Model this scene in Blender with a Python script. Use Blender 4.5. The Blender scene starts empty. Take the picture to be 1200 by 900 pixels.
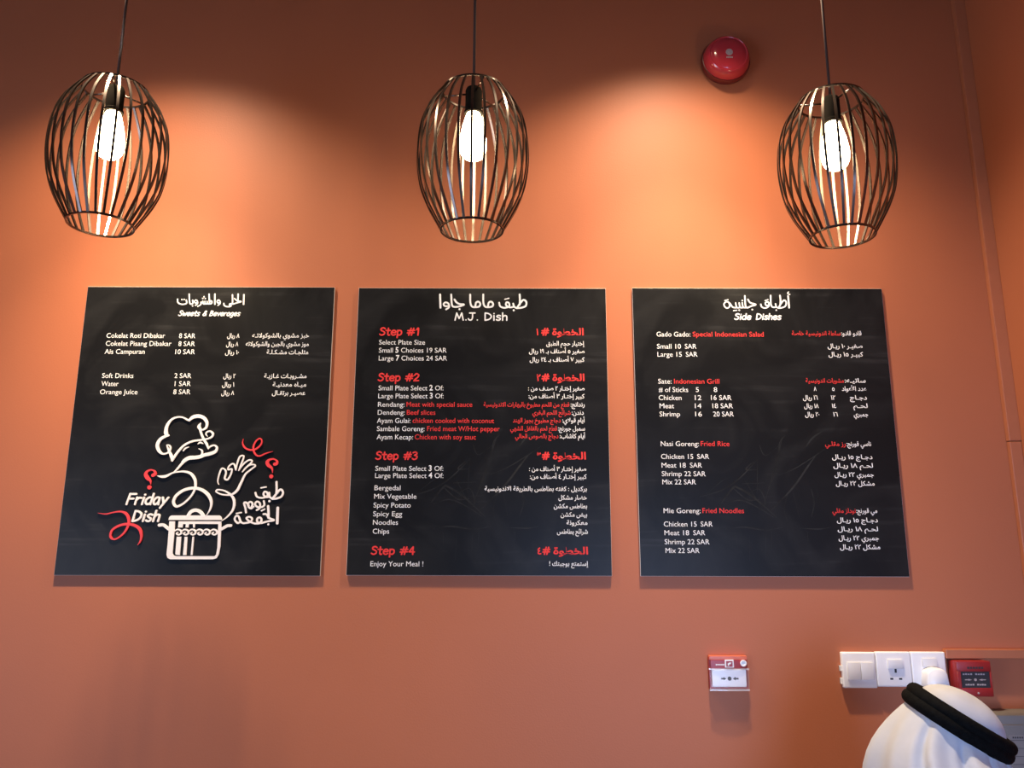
import bpy, bmesh, math, random
from mathutils import Vector, Matrix
from mathutils.geometry import tessellate_polygon
random.seed(7)
C = bpy.context.scene.collection
sc = bpy.context.scene
R = math.radians

# ------------------------------------------------------------------ camera
FPX = 998.0
CAMZ = 1.70
PITCH, YAW, ROLL = R(12.689), R(-0.069), R(-0.167)
FACE = 2.10            # distance of the menu board faces
WALL = 2.1078           # distance of the back wall
RIGHT = 1.262          # right wall
CEIL = 3.36


def cam_axes():
    cy, sy, cp, sp, cr, sr = (math.cos(YAW), math.sin(YAW), math.cos(PITCH), math.sin(PITCH), math.cos(ROLL), math.sin(ROLL))
    def rot(v):                      # world (x, y, z) -> camera (right, up, forward)
        x, u, w = v[0], v[2], v[1]
        x, w = cy * x - sy * w, sy * x + cy * w
        u, w = cp * u - sp * w, sp * u + cp * w
        x, u = cr * x - sr * u, sr * x + cr * u
        return (x, u, w)
    cols = [rot(v) for v in ((1, 0, 0), (0, 1, 0), (0, 0, 1))]
    right = Vector((cols[0][0], cols[1][0], cols[2][0]))
    up = Vector((cols[0][1], cols[1][1], cols[2][1]))
    fwd = Vector((cols[0][2], cols[1][2], cols[2][2]))
    return right, up, fwd


RT, UP, FW = cam_axes()
cam_d = bpy.data.cameras.new('camera')
cam_d.sensor_width = 36.0
cam_d.lens = 36.0 * FPX / 1200.0
cam_d.clip_start = 0.05
cam = bpy.data.objects.new('camera', cam_d)
C.objects.link(cam)
M = Matrix((RT, UP, -FW)).transposed().to_4x4()
M.translation = (0, 0, CAMZ)
cam.matrix_world = M
sc.camera = cam

# ------------------------------------------------------------------ light
sc.view_settings.view_transform = 'Standard'
sc.view_settings.look = 'None'
sc.view_settings.exposure = 0.0
sc.view_settings.gamma = 1.0
sc.view_settings.use_curve_mapping = False

w = bpy.data.worlds.new('World')
sc.world = w
w.use_nodes = True
w.node_tree.nodes['Background'].inputs[0].default_value = (0.60, 0.72, 1.0, 1)
w.node_tree.nodes['Background'].inputs[1].default_value = 0.06

BULB_L = 44.0
SPOT_P = 150.0
DL_Z = CEIL - 0.06
# recessed downlights: (x, y, wide beam, hot centre beam)
SPOTS = [(-0.93, 1.645, 118.0, 180.0), (0.43, 1.70, 112.0, 135.0)]
for sx, sy, pw, pn_ in SPOTS:
    for power, size in ((pw, 122), (pn_, 60)):
        if not power: continue
        l = bpy.data.lights.new('spot', 'SPOT')
        l.energy = power
        l.color = (1.0, 0.80, 0.56)
        l.spot_size = R(size)
        l.spot_blend = 1.0
        l.shadow_soft_size = 0.030
        o = bpy.data.objects.new('downlight_beam', l)
        C.objects.link(o)
        o.location = (sx, sy, DL_Z)
        if size < 100: o.rotation_euler = (R(8), 0, 0)          # the hot beam leans to the wall

# daylight from the shopfront windows behind and beside the viewer
for loc, aim, sx, sy, en in (((-2.9, -0.6, 1.2), (0.0, 1.9, 1.2), 1.8, 1.8, 70), ((0.80, -1.6, 1.25), (0.92, 1.6, 1.32), 1.2, 1.2, 10.5)):
    l = bpy.data.lights.new('daylight', 'AREA')
    l.shape = 'RECTANGLE'
    l.size, l.size_y = sx, sy
    l.energy = en
    l.color = (0.48, 0.64, 1.0)
    if en < 20:
        l.spread = R(60)
        l.color = (0.38, 0.56, 1.0)
    o = bpy.data.objects.new('shopfront_daylight', l)
    C.objects.link(o)
    o.location = loc
    o.rotation_euler = (Vector(aim) - Vector(loc)).to_track_quat('-Z', 'Y').to_euler()


# ------------------------------------------------------------------ projection helpers (photo pixel -> point on a vertical plane)
def P(px, py, Y=FACE):
    d = RT * ((px - 600) / FPX) + UP * ((450 - py) / FPX) + FW
    t = Y / d.y
    return Vector((0, 0, CAMZ)) + d * t


# ------------------------------------------------------------------ materials
def mat(name, col, rough=0.5, metal=0.0, spec=0.5, bump=None, vary=None, emit=None, trans=0.0, coat=0.0):
    m = bpy.data.materials.new(name)
    m.use_nodes = True
    nt = m.node_tree
    b = nt.nodes['Principled BSDF']
    b.inputs['Base Color'].default_value = (*col, 1)
    b.inputs['Roughness'].default_value = rough
    b.inputs['Metallic'].default_value = metal
    b.inputs['Specular IOR Level'].default_value = spec
    b.inputs['Coat Weight'].default_value = coat
    b.inputs['Transmission Weight'].default_value = trans
    if emit:
        b.inputs['Emission Color'].default_value = (*emit[0], 1)
        b.inputs['Emission Strength'].default_value = emit[1]
    tc = nt.nodes.new('ShaderNodeTexCoord')
    if vary:
        scale, amt = vary
        n = nt.nodes.new('ShaderNodeTexNoise')
        n.inputs['Scale'].default_value = scale
        n.inputs['Detail'].default_value = 4
        nt.links.new(tc.outputs['Object'], n.inputs['Vector'])
        r = nt.nodes.new('ShaderNodeValToRGB')
        r.color_ramp.elements[0].color = (*[c * (1 - amt) for c in col], 1)
        r.color_ramp.elements[1].color = (*[min(1, c * (1 + amt)) for c in col], 1)
        r.color_ramp.elements[0].position = 0.3
        r.color_ramp.elements[1].position = 0.7
        nt.links.new(n.outputs['Fac'], r.inputs['Fac'])
        nt.links.new(r.outputs['Color'], b.inputs['Base Color'])
    if bump:
        scale, st, dist = bump
        n = nt.nodes.new('ShaderNodeTexNoise')
        n.inputs['Scale'].default_value = scale
        n.inputs['Detail'].default_value = 5
        nt.links.new(tc.outputs['Object'], n.inputs['Vector'])
        bp = nt.nodes.new('ShaderNodeBump')
        bp.inputs['Strength'].default_value = st
        bp.inputs['Distance'].default_value = dist
        nt.links.new(n.outputs['Fac'], bp.inputs['Height'])
        nt.links.new(bp.outputs['Normal'], b.inputs['Normal'])
    return m


PAINT = (0.43, 0.132, 0.056)
M_wall = mat('terracotta_paint', PAINT, 0.52, spec=0.35, bump=(240, 0.10, 0.002), vary=(3.0, 0.025))
M_trunk = mat('painted_trunking', (0.43, 0.141, 0.063), 0.45, spec=0.4, vary=(30, 0.03))
M_floor = mat('floor_tile', (0.33, 0.27, 0.22), 0.4, vary=(6, 0.1))
M_ceil = mat('ceiling_paint', (0.16, 0.11, 0.09), 0.8, vary=(4, 0.03))
M_edge = mat('board_core', (0.72, 0.66, 0.60), 0.6, vary=(60, 0.05))
M_white = mat('white_print', (0.84, 0.82, 0.79), 0.6, spec=0.2, vary=(90, 0.03))
M_cut = mat('white_acrylic', (0.86, 0.80, 0.76), 0.45, spec=0.3, vary=(40, 0.02))
M_chalk = mat('faint_chalk', (0.019, 0.019, 0.019), 0.6, spec=0.1, vary=(25, 0.5))
M_red = mat('red_print', (0.74, 0.045, 0.04), 0.6, spec=0.2, vary=(90, 0.06))
M_redcut = mat('red_acrylic', (0.74, 0.05, 0.055), 0.45, spec=0.3, vary=(40, 0.03))
M_bronze = mat('dark_bronze_metal', (0.16, 0.122, 0.10), 0.27, metal=1.0, vary=(80, 0.12))
M_socket = mat('bakelite', (0.012, 0.010, 0.008), 0.8, spec=0.0, vary=(60, 0.1))
M_cord = mat('cord_fabric', (0.045, 0.022, 0.016), 0.7, vary=(300, 0.2))
M_bulb = mat('glowing_bulb_glass', (0.9, 0.8, 0.6), 0.2, emit=((1.0, 0.80, 0.50), BULB_L))
M_alarm = mat('alarm_red', (0.13, 0.014, 0.012), 0.28, spec=0.5, coat=0.3, vary=(30, 0.05))
M_alarm2 = mat('alarm_lens_red', (0.46, 0.030, 0.042), 0.16, spec=0.6, coat=0.6, vary=(25, 0.06))
M_greyprint = mat('grey_print', (0.42, 0.34, 0.32), 0.5, vary=(60, 0.05))
M_darkprint = mat('dark_print', (0.02, 0.017, 0.017), 0.5, vary=(60, 0.1))
M_plastic = mat('white_plastic', (0.82, 0.80, 0.78), 0.32, spec=0.5, vary=(20, 0.02))
M_plastic2 = mat('rocker_plastic', (0.74, 0.72, 0.70), 0.35, spec=0.5, vary=(20, 0.02))
M_hole = mat('slot_black', (0.01, 0.009, 0.009), 0.6, vary=(60, 0.1))
M_callred = mat('call_point_red', (0.30, 0.015, 0.014), 0.38, spec=0.5, vary=(30, 0.05))
M_callorange = mat('call_point_lip', (0.62, 0.14, 0.07), 0.4, vary=(30, 0.05))
M_element = mat('white_element', (0.82, 0.83, 0.88), 0.35, vary=(20, 0.02))
M_cabinet = mat('grey_enamel', (0.17, 0.16, 0.15), 0.45, vary=(12, 0.05))
M_cabinet2 = mat('grey_enamel_door', (0.17, 0.158, 0.145), 0.45, vary=(12, 0.05))
M_sheet = mat('schedule_paper', (0.23, 0.205, 0.185), 0.7, vary=(30, 0.05))
M_cloth = mat('white_cotton', (0.45, 0.455, 0.49), 0.85, spec=0.15, bump=(420, 0.12, 0.001), vary=(40, 0.03))
M_agal = mat('black_agal_cord', (0.003, 0.003, 0.003), 0.85, spec=0.08, bump=(300, 0.5, 0.002), vary=(120, 0.4))
M_skin = mat('skin', (0.46, 0.26, 0.17), 0.5, vary=(20, 0.05))
M_hair = mat('black_hair', (0.012, 0.010, 0.010), 0.6, vary=(200, 0.4))
M_shoe = mat('brown_leather', (0.10, 0.05, 0.03), 0.45, vary=(40, 0.1))
M_dlens = mat('downlight_lens', (0.9, 0.9, 0.85), 0.3, vary=(10, 0.02))


def clear_plastic(name, body):
    """thin clear plastic: lets the light through, with a glossy face; body is the share of milky plastic in it"""
    m = bpy.data.materials.new(name)
    m.use_nodes = True
    nt = m.node_tree
    b = nt.nodes['Principled BSDF']
    b.inputs['Base Color'].default_value = (0.9, 0.88, 0.88, 1)
    b.inputs['Roughness'].default_value = 0.08
    tr = nt.nodes.new('ShaderNodeBsdfTransparent')
    mx = nt.nodes.new('ShaderNodeMixShader')
    mx.inputs[0].default_value = body
    nt.links.new(tr.outputs[0], mx.inputs[1])
    nt.links.new(b.outputs[0], mx.inputs[2])
    nt.links.new(mx.outputs[0], nt.nodes['Material Output'].inputs['Surface'])
    return m


M_clear = clear_plastic('clear_cover', 0.05)
M_rim = clear_plastic('clear_cover_rim', 0.35)


def chalkboard():
    m = bpy.data.materials.new('printed_chalkboard')
    m.use_nodes = True
    nt = m.node_tree
    L = nt.links
    b = nt.nodes['Principled BSDF']
    b.inputs['Roughness'].default_value = 0.33
    b.inputs['Specular IOR Level'].default_value = 0.13
    tc = nt.nodes.new('ShaderNodeTexCoord')
    # broad chalk smudges
    n1 = nt.nodes.new('ShaderNodeTexNoise')
    n1.inputs['Scale'].default_value = 4.5
    n1.inputs['Detail'].default_value = 7
    n1.inputs['Distortion'].default_value = 1.6
    L.new(tc.outputs['Object'], n1.inputs['Vector'])
    r1 = nt.nodes.new('ShaderNodeValToRGB')
    r1.color_ramp.elements[0].position = 0.42
    r1.color_ramp.elements[1].position = 0.82
    r1.color_ramp.elements[0].color = (0, 0, 0, 1)
    r1.color_ramp.elements[1].color = (1, 1, 1, 1)
    L.new(n1.outputs['Fac'], r1.inputs['Fac'])
    # wiped streaks, slanted
    mp = nt.nodes.new('ShaderNodeMapping')
    mp.inputs['Rotation'].default_value = (0, R(-38), 0)
    mp.inputs['Scale'].default_value = (2.0, 1, 34)
    L.new(tc.outputs['Object'], mp.inputs['Vector'])
    n2 = nt.nodes.new('ShaderNodeTexNoise')
    n2.inputs['Scale'].default_value = 1.6
    n2.inputs['Detail'].default_value = 5
    L.new(mp.outputs['Vector'], n2.inputs['Vector'])
    r2 = nt.nodes.new('ShaderNodeValToRGB')
    r2.color_ramp.elements[0].position = 0.56
    r2.color_ramp.elements[1].position = 0.76
    L.new(n2.outputs['Fac'], r2.inputs['Fac'])
    mul = nt.nodes.new('ShaderNodeMath')
    mul.operation = 'MULTIPLY'
    L.new(r1.outputs['Color'], mul.inputs[0])
    L.new(r2.outputs['Color'], mul.inputs[1])
    add = nt.nodes.new('ShaderNodeMath')
    add.operation = 'MULTIPLY_ADD'
    L.new(r1.outputs['Color'], add.inputs[0])
    add.inputs[1].default_value = 0.35
    L.new(mul.outputs[0], add.inputs[2])
    mix = nt.nodes.new('ShaderNodeMix')
    mix.data_type = 'RGBA'
    mix.inputs[6].default_value = (0.0085, 0.0083, 0.0085, 1)
    mix.inputs[7].default_value = (0.046, 0.045, 0.044, 1)
    L.new(add.outputs[0], mix.inputs[0])
    L.new(mix.outputs[2], b.inputs['Base Color'])
    return m


M_board = chalkboard()


# ------------------------------------------------------------------ object helpers
def tag(o, label=None, cat=None, group=None, kind=None):
    if label: o['label'] = label
    if cat: o['category'] = cat
    if group: o['group'] = group
    if kind: o['kind'] = kind
    return o


def thing(name, loc, label, cat, group=None):
    o = bpy.data.objects.new(name, None)
    o.empty_display_size = 0.05
    C.objects.link(o)
    o.location = loc
    return tag(o, label, cat, group)


def obj(name, bm, m, parent=None, smooth=False, label=None):
    """bmesh in WORLD coordinates -> one mesh object, stored relative to its parent's base"""
    off = Vector((0, 0, 0))
    p = parent
    while p is not None:
        off += Vector(p.location)
        p = p.parent
    bmesh.ops.translate(bm, verts=bm.verts, vec=-off)
    bmesh.ops.recalc_face_normals(bm, faces=bm.faces)
    me = bpy.data.meshes.new(name)
    bm.to_mesh(me)
    bm.free()
    for mm in (m if isinstance(m, (list, tuple)) else [m]):
        me.materials.append(mm)
    if smooth:
        for f in me.polygons: f.use_smooth = True
    o = bpy.data.objects.new(name, me)
    C.objects.link(o)
    if parent is not None: o.parent = parent
    if label: o['label'] = label
    return o


def smooth_angle(o, deg=40):
    me = o.data
    for f in me.polygons: f.use_smooth = True
    me.set_sharp_from_angle(angle=R(deg))


def box(bm, lo, hi, bevel=0.0, seg=2, mi=0):
    b2 = bmesh.new()
    bmesh.ops.create_cube(b2, size=1)
    lo, hi = Vector(lo), Vector(hi)
    for v in b2.verts:
        v.co = Vector((lo[i] + (v.co[i] + 0.5) * (hi[i] - lo[i]) for i in range(3)))
    if bevel:
        bmesh.ops.bevel(b2, geom=list(b2.edges), offset=bevel, segments=seg, affect='EDGES', profile=0.6)
    merge(bm, b2, mi)


def merge(bm, b2, mi=None):
    mp = {}
    for v in b2.verts: mp[v] = bm.verts.new(v.co)
    for f in b2.faces:
        try:
            nf = bm.faces.new([mp[v] for v in f.verts])
            nf.material_index = mi if mi is not None else f.material_index
        except ValueError:
            pass
    b2.free()


def lathe(bm, prof, center, axis='Z', n=32, cap=True):
    """prof: (radius, height) pairs turned about an axis through center"""
    rings = []
    for r, h in prof:
        ring = []
        for k in range(n):
            a = 2 * math.pi * k / n
            if axis == 'Z': p = Vector((r * math.cos(a), r * math.sin(a), h))
            else: p = Vector((r * math.cos(a), -h, r * math.sin(a)))      # 'Y': grows towards the viewer
            ring.append(bm.verts.new(p + Vector(center)))
        rings.append(ring)
    for a, b in zip(rings, rings[1:]):
        for k in range(n):
            bm.faces.new((a[k], a[(k + 1) % n], b[(k + 1) % n], b[k]))
    if cap:
        bm.faces.new(rings[0]); bm.faces.new(rings[-1])


def torus(bm, center, rx, ry, r, ex, ey, n=64, k=10):
    ex, ey = Vector(ex), Vector(ey)
    ez = ex.cross(ey)
    rings = []
    for i in range(n):
        a = 2 * math.pi * i / n
        c = Vector(center) + ex * (rx * math.cos(a)) + ey * (ry * math.sin(a))
        out = (ex * math.cos(a) * ry + ey * math.sin(a) * rx).normalized()
        rings.append([bm.verts.new(c + out * (r * math.cos(2 * math.pi * j / k)) + ez * (r * math.sin(2 * math.pi * j / k))) for j in range(k)])
    for i in range(n):
        a, b = rings[i], rings[(i + 1) % n]
        for j in range(k):
            bm.faces.new((a[j], a[(j + 1) % k], b[(j + 1) % k], b[j]))


def tube(bm, pts, r, k=8):
    pts = [Vector(p) for p in pts]
    rs = r if isinstance(r, (list, tuple)) else [r] * len(pts)
    rings = []
    for i, p in enumerate(pts):
        t = (pts[min(i + 1, len(pts) - 1)] - pts[max(i - 1, 0)]).normalized()
        a = t.cross(Vector((0, 1, 0)))
        if a.length < 1e-3: a = t.cross(Vector((1, 0, 0)))
        a.normalize(); b = t.cross(a)
        rings.append([bm.verts.new(p + a * (rs[i] * math.cos(2 * math.pi * j / k)) + b * (rs[i] * math.sin(2 * math.pi * j / k))) for j in range(k)])
    for a, b in zip(rings, rings[1:]):
        for j in range(k):
            bm.faces.new((a[j], a[(j + 1) % k], b[(j + 1) % k], b[j]))
    bm.faces.new(rings[0]); bm.faces.new(rings[-1])


def catmull(pts, sub=7):
    out = []
    n = len(pts)
    for i in range(n - 1):
        p0, p1, p2, p3 = pts[max(i - 1, 0)], pts[i], pts[i + 1], pts[min(i + 2, n - 1)]
        for s in range(sub):
            t = s / sub
            out.append(tuple(0.5 * (2 * b + (c - a) * t + (2 * a - 5 * b + 4 * c - d) * t * t + (3 * b - a - 3 * c + d) * t ** 3)
                             for a, b, c, d in zip(p0, p1, p2, p3)))
    out.append(tuple(pts[-1]))
    return out


# ------------------------------------------------------------------ drawing on the boards: brush strokes with a width and a real thickness
STROKE_N = [0]


def ribbon(bm, pts, Y, t):
    """pts: (X, Z, width) already in metres; makes a rounded ribbon of thickness t in front of the plane Y"""
    STROKE_N[0] += 1
    t = t + min(0.00002, t * 0.1) * (STROKE_N[0] % 15)
    left, right = [], []
    n = len(pts)
    for i, (x, z, wd) in enumerate(pts):
        a, b = pts[max(i - 1, 0)], pts[min(i + 1, n - 1)]
        d = Vector((b[0] - a[0], b[1] - a[1]))
        if d.length < 1e-9: d = Vector((1, 0))
        d.normalize()
        nx, nz = -d.y * wd / 2, d.x * wd / 2
        if i == 0: d0, w0 = d.copy(), wd
        if i == n - 1: d1, w1 = d.copy(), wd
        left.append((x + nx, z + nz)); right.append((x - nx, z - nz))
    def capv(p, d, wd, s):
        a0 = math.atan2(d.x, -d.y)
        return [(p[0] + wd / 2 * math.cos(a0 - s * math.pi * k / 5), p[1] + wd / 2 * math.sin(a0 - s * math.pi * k / 5)) for k in range(1, 5)]
    fl = [bm.verts.new((x, Y - t - i * 3e-6, z)) for i, (x, z) in enumerate(left)]
    fr = [bm.verts.new((x, Y - t - i * 3e-6, z)) for i, (x, z) in enumerate(right)]
    bl = [bm.verts.new((x, Y, z)) for x, z in left]
    br = [bm.verts.new((x, Y, z)) for x, z in right]
    for i in range(n - 1):
        bm.faces.new((fl[i], fl[i + 1], fr[i + 1], fr[i]))
        bm.faces.new((fl[i], bl[i], bl[i + 1], fl[i + 1]))
        bm.faces.new((fr[i], fr[i + 1], br[i + 1], br[i]))
    for (i, p, d, wd, s) in ((n - 1, pts[-1], d1, w1, 1), (0, pts[0], d0, w0, -1)):
        arc = capv(p, d, wd, s)
        fa = [bm.verts.new((x, Y - t - i * 3e-6, z)) for x, z in arc]
        ba = [bm.verts.new((x, Y, z)) for x, z in arc]
        seqf = [fl[i]] + fa + [fr[i]]
        seqb = [bl[i]] + ba + [br[i]]
        bm.faces.new(seqf)
        for k in range(len(seqf) - 1):
            bm.faces.new((seqf[k], seqb[k], seqb[k + 1], seqf[k + 1]))


class Zoom:
    """turns coordinates read off an enlarged crop into points on the board face"""
    def __init__(self, ox, oy, s, Y=FACE):
        self.ox, self.oy, self.s, self.Y = ox, oy, s, Y
    def pt(self, u, v):
        p = P(self.ox + u / self.s, self.oy + v / self.s, self.Y)
        return p.x, p.z
    def stroke(self, bm, pts, wd, t=0.0006, sub=7):
        n = len(pts)
        ws = wd if isinstance(wd, (list, tuple)) else [wd] * n
        k = (self.pt(pts[0][0] + 1, pts[0][1])[0] - self.pt(*pts[0])[0])
        q = [(*self.pt(u, v), w_ * k) for (u, v), w_ in zip(pts, ws)]
        ribbon(bm, catmull(q, sub) if n > 2 else q, self.Y, t)
    def dot(self, bm, u, v, r, t=0.0006):
        x, z = self.pt(u, v)
        k = (self.pt(u + 1, v)[0] - x) * r
        poly(bm, [(x + k * math.cos(a * math.pi / 8), z + k * math.sin(a * math.pi / 8)) for a in range(16)], self.Y, t)
    def poly(self, bm, pts, t=0.0006):
        poly(bm, [self.pt(u, v) for u, v in pts], self.Y, t)


def poly(bm, xz, Y, t):
    fv = [bm.verts.new((x, Y - t, z)) for x, z in xz]
    bv = [bm.verts.new((x, Y, z)) for x, z in xz]
    n = len(fv)
    for tri in tessellate_polygon([[Vector((x, z, 0)) for x, z in xz]]):
        bm.faces.new([fv[i] for i in tri])
    for i in range(n):
        bm.faces.new((fv[i], bv[i], bv[(i + 1) % n], fv[(i + 1) % n]))


# ------------------------------------------------------------------ rounded hand lettering (single-line glyphs: cap height 1, x-height .66)
GLYPH = {
 'S': (.62, [[(.58,.88),(.38,1),(.14,.9),(.12,.68),(.35,.54),(.55,.36),(.48,.1),(.22,0),(.02,.12)]]),
 'M': (.95, [[(.04,0),(.2,.97)],[(.2,.97),(.46,.22)],[(.46,.22),(.72,.97)],[(.72,.97),(.88,0)]]),
 'J': (.75, [[(.16,.97),(.72,.97)],[(.46,.97),(.46,.35),(.36,.06),(.16,.02),(.03,.2)]]),
 'D': (.78, [[(.08,0),(.08,.98)],[(.08,.98),(.42,.9),(.68,.66),(.68,.36),(.45,.1),(.08,0)]]),
 'F': (.62, [[(.06,0),(.08,.97)],[(.08,.97),(.6,.97)],[(.08,.52),(.5,.53)]]),
 'B': (.66, [[(.06,0),(.08,.98)],[(.08,.98),(.42,.9),(.42,.66),(.1,.53)],[(.1,.53),(.5,.42),(.54,.14),(.3,0),(.06,0)]]),
 't': (.48, [[(.24,.95),(.22,.2),(.3,0),(.42,.02)],[(.0,.64),(.46,.64)]]),
 'e': (.58, [[(.06,.34),(.5,.38),(.5,.56),(.3,.66),(.1,.52),(.04,.26),(.16,.04),(.34,0),(.52,.12)]]),
 'p': (.58, [[(.07,.66),(.07,-.34)],[(.07,.5),(.26,.66),(.5,.52),(.5,.18),(.28,0),(.07,.12)]]),
 'i': (.24, [[(.12,.64),(.12,0)],[(.12,.9),(.125,.91)]]),
 's': (.52, [[(.46,.6),(.24,.66),(.08,.52),(.22,.36),(.42,.26),(.4,.06),(.2,0),(.03,.08)]]),
 'h': (.58, [[(.07,1),(.07,0)],[(.07,.4),(.26,.63),(.46,.58),(.5,.36),(.5,0)]]),
 'r': (.48, [[(.07,.64),(.08,0)],[(.08,.38),(.24,.6),(.45,.6)]]),
 'd': (.6, [[(.5,.58),(.28,.66),(.06,.46),(.06,.16),(.26,0),(.5,.14)],[(.52,1),(.52,0)]]),
 'a': (.58, [[(.48,.58),(.26,.66),(.06,.44),(.08,.12),(.26,0),(.46,.2),(.48,.58)],[(.48,.6),(.52,0)]]),
 'y': (.58, [[(.05,.64),(.28,.1)],[(.54,.64),(.28,.06),(.1,-.34)]]),
 'v': (.56, [[(.04,.64),(.27,.02)],[(.27,.02),(.52,.64)]]),
 'w': (.8, [[(.04,.64),(.2,.02)],[(.2,.02),(.39,.5)],[(.39,.5),(.56,.02)],[(.56,.02),(.75,.64)]]),
 'g': (.58, [[(.48,.58),(.26,.66),(.06,.44),(.1,.12),(.3,.06),(.47,.26)],[(.48,.62),(.5,-.1),(.36,-.33),(.12,-.26)]]),
 '#': (.86, [[(.18,0),(.4,.95)],[(.48,0),(.7,.95)],[(.06,.62),(.82,.66)],[(.02,.3),(.78,.34)]]),
 '1': (.46, [[(.1,.76),(.28,.96),(.28,0)]]),
 '2': (.62, [[(.06,.76),(.26,.98),(.52,.84),(.48,.56),(.22,.26),(.04,.02)],[(.04,.02),(.56,.04)]]),
 '3': (.58, [[(.06,.88),(.32,.98),(.5,.78),(.24,.54)],[(.24,.54),(.52,.4),(.44,.08),(.2,0),(.02,.1)]]),
 '4': (.64, [[(.44,0),(.44,.97)],[(.44,.97),(.03,.34)],[(.03,.34),(.6,.32)]]),
 '.': (.24, [[(.12,.03),(.125,.03)]]),
 '&': (.74, [[(.68,.02),(.3,.56),(.26,.84),(.42,.96),(.54,.8),(.14,.4),(.1,.14),(.28,0),(.5,.1),(.66,.38)]]),
 ' ': (.42, []),
}


def hand(bm, text, x0, x1, yb, cap, wd, slant=0.0, t=0.0006, Y=FACE, gap=0.09):
    """text between photo columns x0 and x1 with its baseline on row yb; cap and wd in photo pixels"""
    tot = sum(GLYPH[c][0] + gap for c in text) - gap
    a, b = P(x0, yb, Y), P(x1, yb, Y)
    k = (b.x - a.x) / (x1 - x0)
    h = cap * k
    sx = (b.x - a.x - slant * h * 0.6) / tot
    cur = 0
    for c in text:
        adv, strokes = GLYPH[c]
        for s in strokes:
            q = [(a.x + (cur + u) * sx + v * h * slant, a.z + v * h, wd * k) for u, v in s]
            ribbon(bm, catmull(q, 5) if len(q) > 2 else q, Y, t)
        cur += adv + gap


# ------------------------------------------------------------------ typeset lettering (Latin and Arabic)
AR = {}
for ch, base, n in (('ء',0xFE80,1),('آ',0xFE81,2),('أ',0xFE83,2),('إ',0xFE87,2),('ئ',0xFE89,4),('ا',0xFE8D,2),('ب',0xFE8F,4),('ة',0xFE93,2),
                    ('ت',0xFE95,4),('ث',0xFE99,4),('ج',0xFE9D,4),('ح',0xFEA1,4),('خ',0xFEA5,4),('د',0xFEA9,2),('ر',0xFEAD,2),('ز',0xFEAF,2),
                    ('س',0xFEB1,4),('ش',0xFEB5,4),('ص',0xFEB9,4),('ض',0xFEBD,4),('ط',0xFEC1,4),('ظ',0xFEC5,4),('ع',0xFEC9,4),('غ',0xFECD,4),
                    ('ف',0xFED1,4),('ق',0xFED5,4),('ك',0xFED9,4),('ل',0xFEDD,4),('م',0xFEE1,4),('ن',0xFEE5,4),('ه',0xFEE9,4),('و',0xFEED,2),
                    ('ى',0xFEEF,2),('ي',0xFEF1,4)):
    AR[ch] = (base, n)
LAMALEF = {'ا': 0xFEFB, 'أ': 0xFEF7, 'إ': 0xFEF9}


def shape_word(wd):
    if not any(c in AR for c in wd): return wd
    out, i, joined = [], 0, False
    while i < len(wd):
        c = wd[i]
        nx = wd[i + 1] if i + 1 < len(wd) else ''
        if c == 'ـ':
            out.append(c); joined = True
        elif c == 'ل' and nx in LAMALEF:
            out.append(chr(LAMALEF[nx] + (1 if joined else 0))); joined = False; i += 1
        elif c in AR:
            base, n = AR[c]
            nj = (nx in AR and nx != 'ء') or nx == 'ـ'
            if n == 4:
                form = 3 if (joined and nj) else 1 if joined else 2 if nj else 0
                joined = nj
            elif n == 2:
                form = 1 if joined else 0; joined = False
            else:
                form = 0; joined = False
            out.append(chr(base + form))
        else:
            out.append(c); joined = False
        i += 1
    return ''.join(reversed(out))


def arabic(s):
    return ' '.join(shape_word(x) for x in reversed(s.split(' ')))


_cache = {}


def glyphs(s, bold=0.0):
    key = (s, bold)
    if key not in _cache:
        c = bpy.data.curves.new('lettering', 'FONT')
        c.body = s
        c.resolution_u = 3
        c.offset = bold
        o_ = bpy.data.objects.new('lettering', c)
        C.objects.link(o_)
        dg = bpy.context.evaluated_depsgraph_get()
        me = bpy.data.meshes.new_from_object(o_.evaluated_get(dg))
        vs = [(v.co.x, v.co.y) for v in me.vertices]
        fs = [tuple(p.vertices) for p in me.polygons]
        bpy.data.objects.remove(o_); bpy.data.curves.remove(c); bpy.data.meshes.remove(me)
        _cache[key] = (vs, fs)
    return _cache[key]


CAPH = max(v[1] for v in glyphs('H')[0])
ALEFH = max(v[1] for v in glyphs('\uFE8D')[0])


def typeset(bm, s, x0, x1, yb, cap=5.7, Y=FACE, ar=False, bold=0.0, lift=0.0004, ref=None):
    """s between photo columns x0..x1 on baseline row yb"""
    vs, fs = glyphs(arabic(s) if ar else s, bold)
    if not vs: return
    a, b = P(x0, yb, Y), P(x1, yb, Y)
    k = (b.x - a.x) / (x1 - x0)
    mx, Mx = min(v[0] for v in vs), max(v[0] for v in vs)
    sx = (b.x - a.x) / (Mx - mx)
    sy = cap * k / (ALEFH if ar else CAPH)
    z = (a.z + b.z) / 2
    nv = [bm.verts.new((a.x + (x - mx) * sx, Y - lift, z + y * sy)) for x, y in vs]
    for f in fs:
        try: bm.faces.new([nv[i] for i in f])
        except ValueError: pass


def adv(s):
    if not s: return 0.0
    return max(v[0] for v in glyphs(s + 'H')[0]) - max(v[0] for v in glyphs('H')[0])


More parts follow.
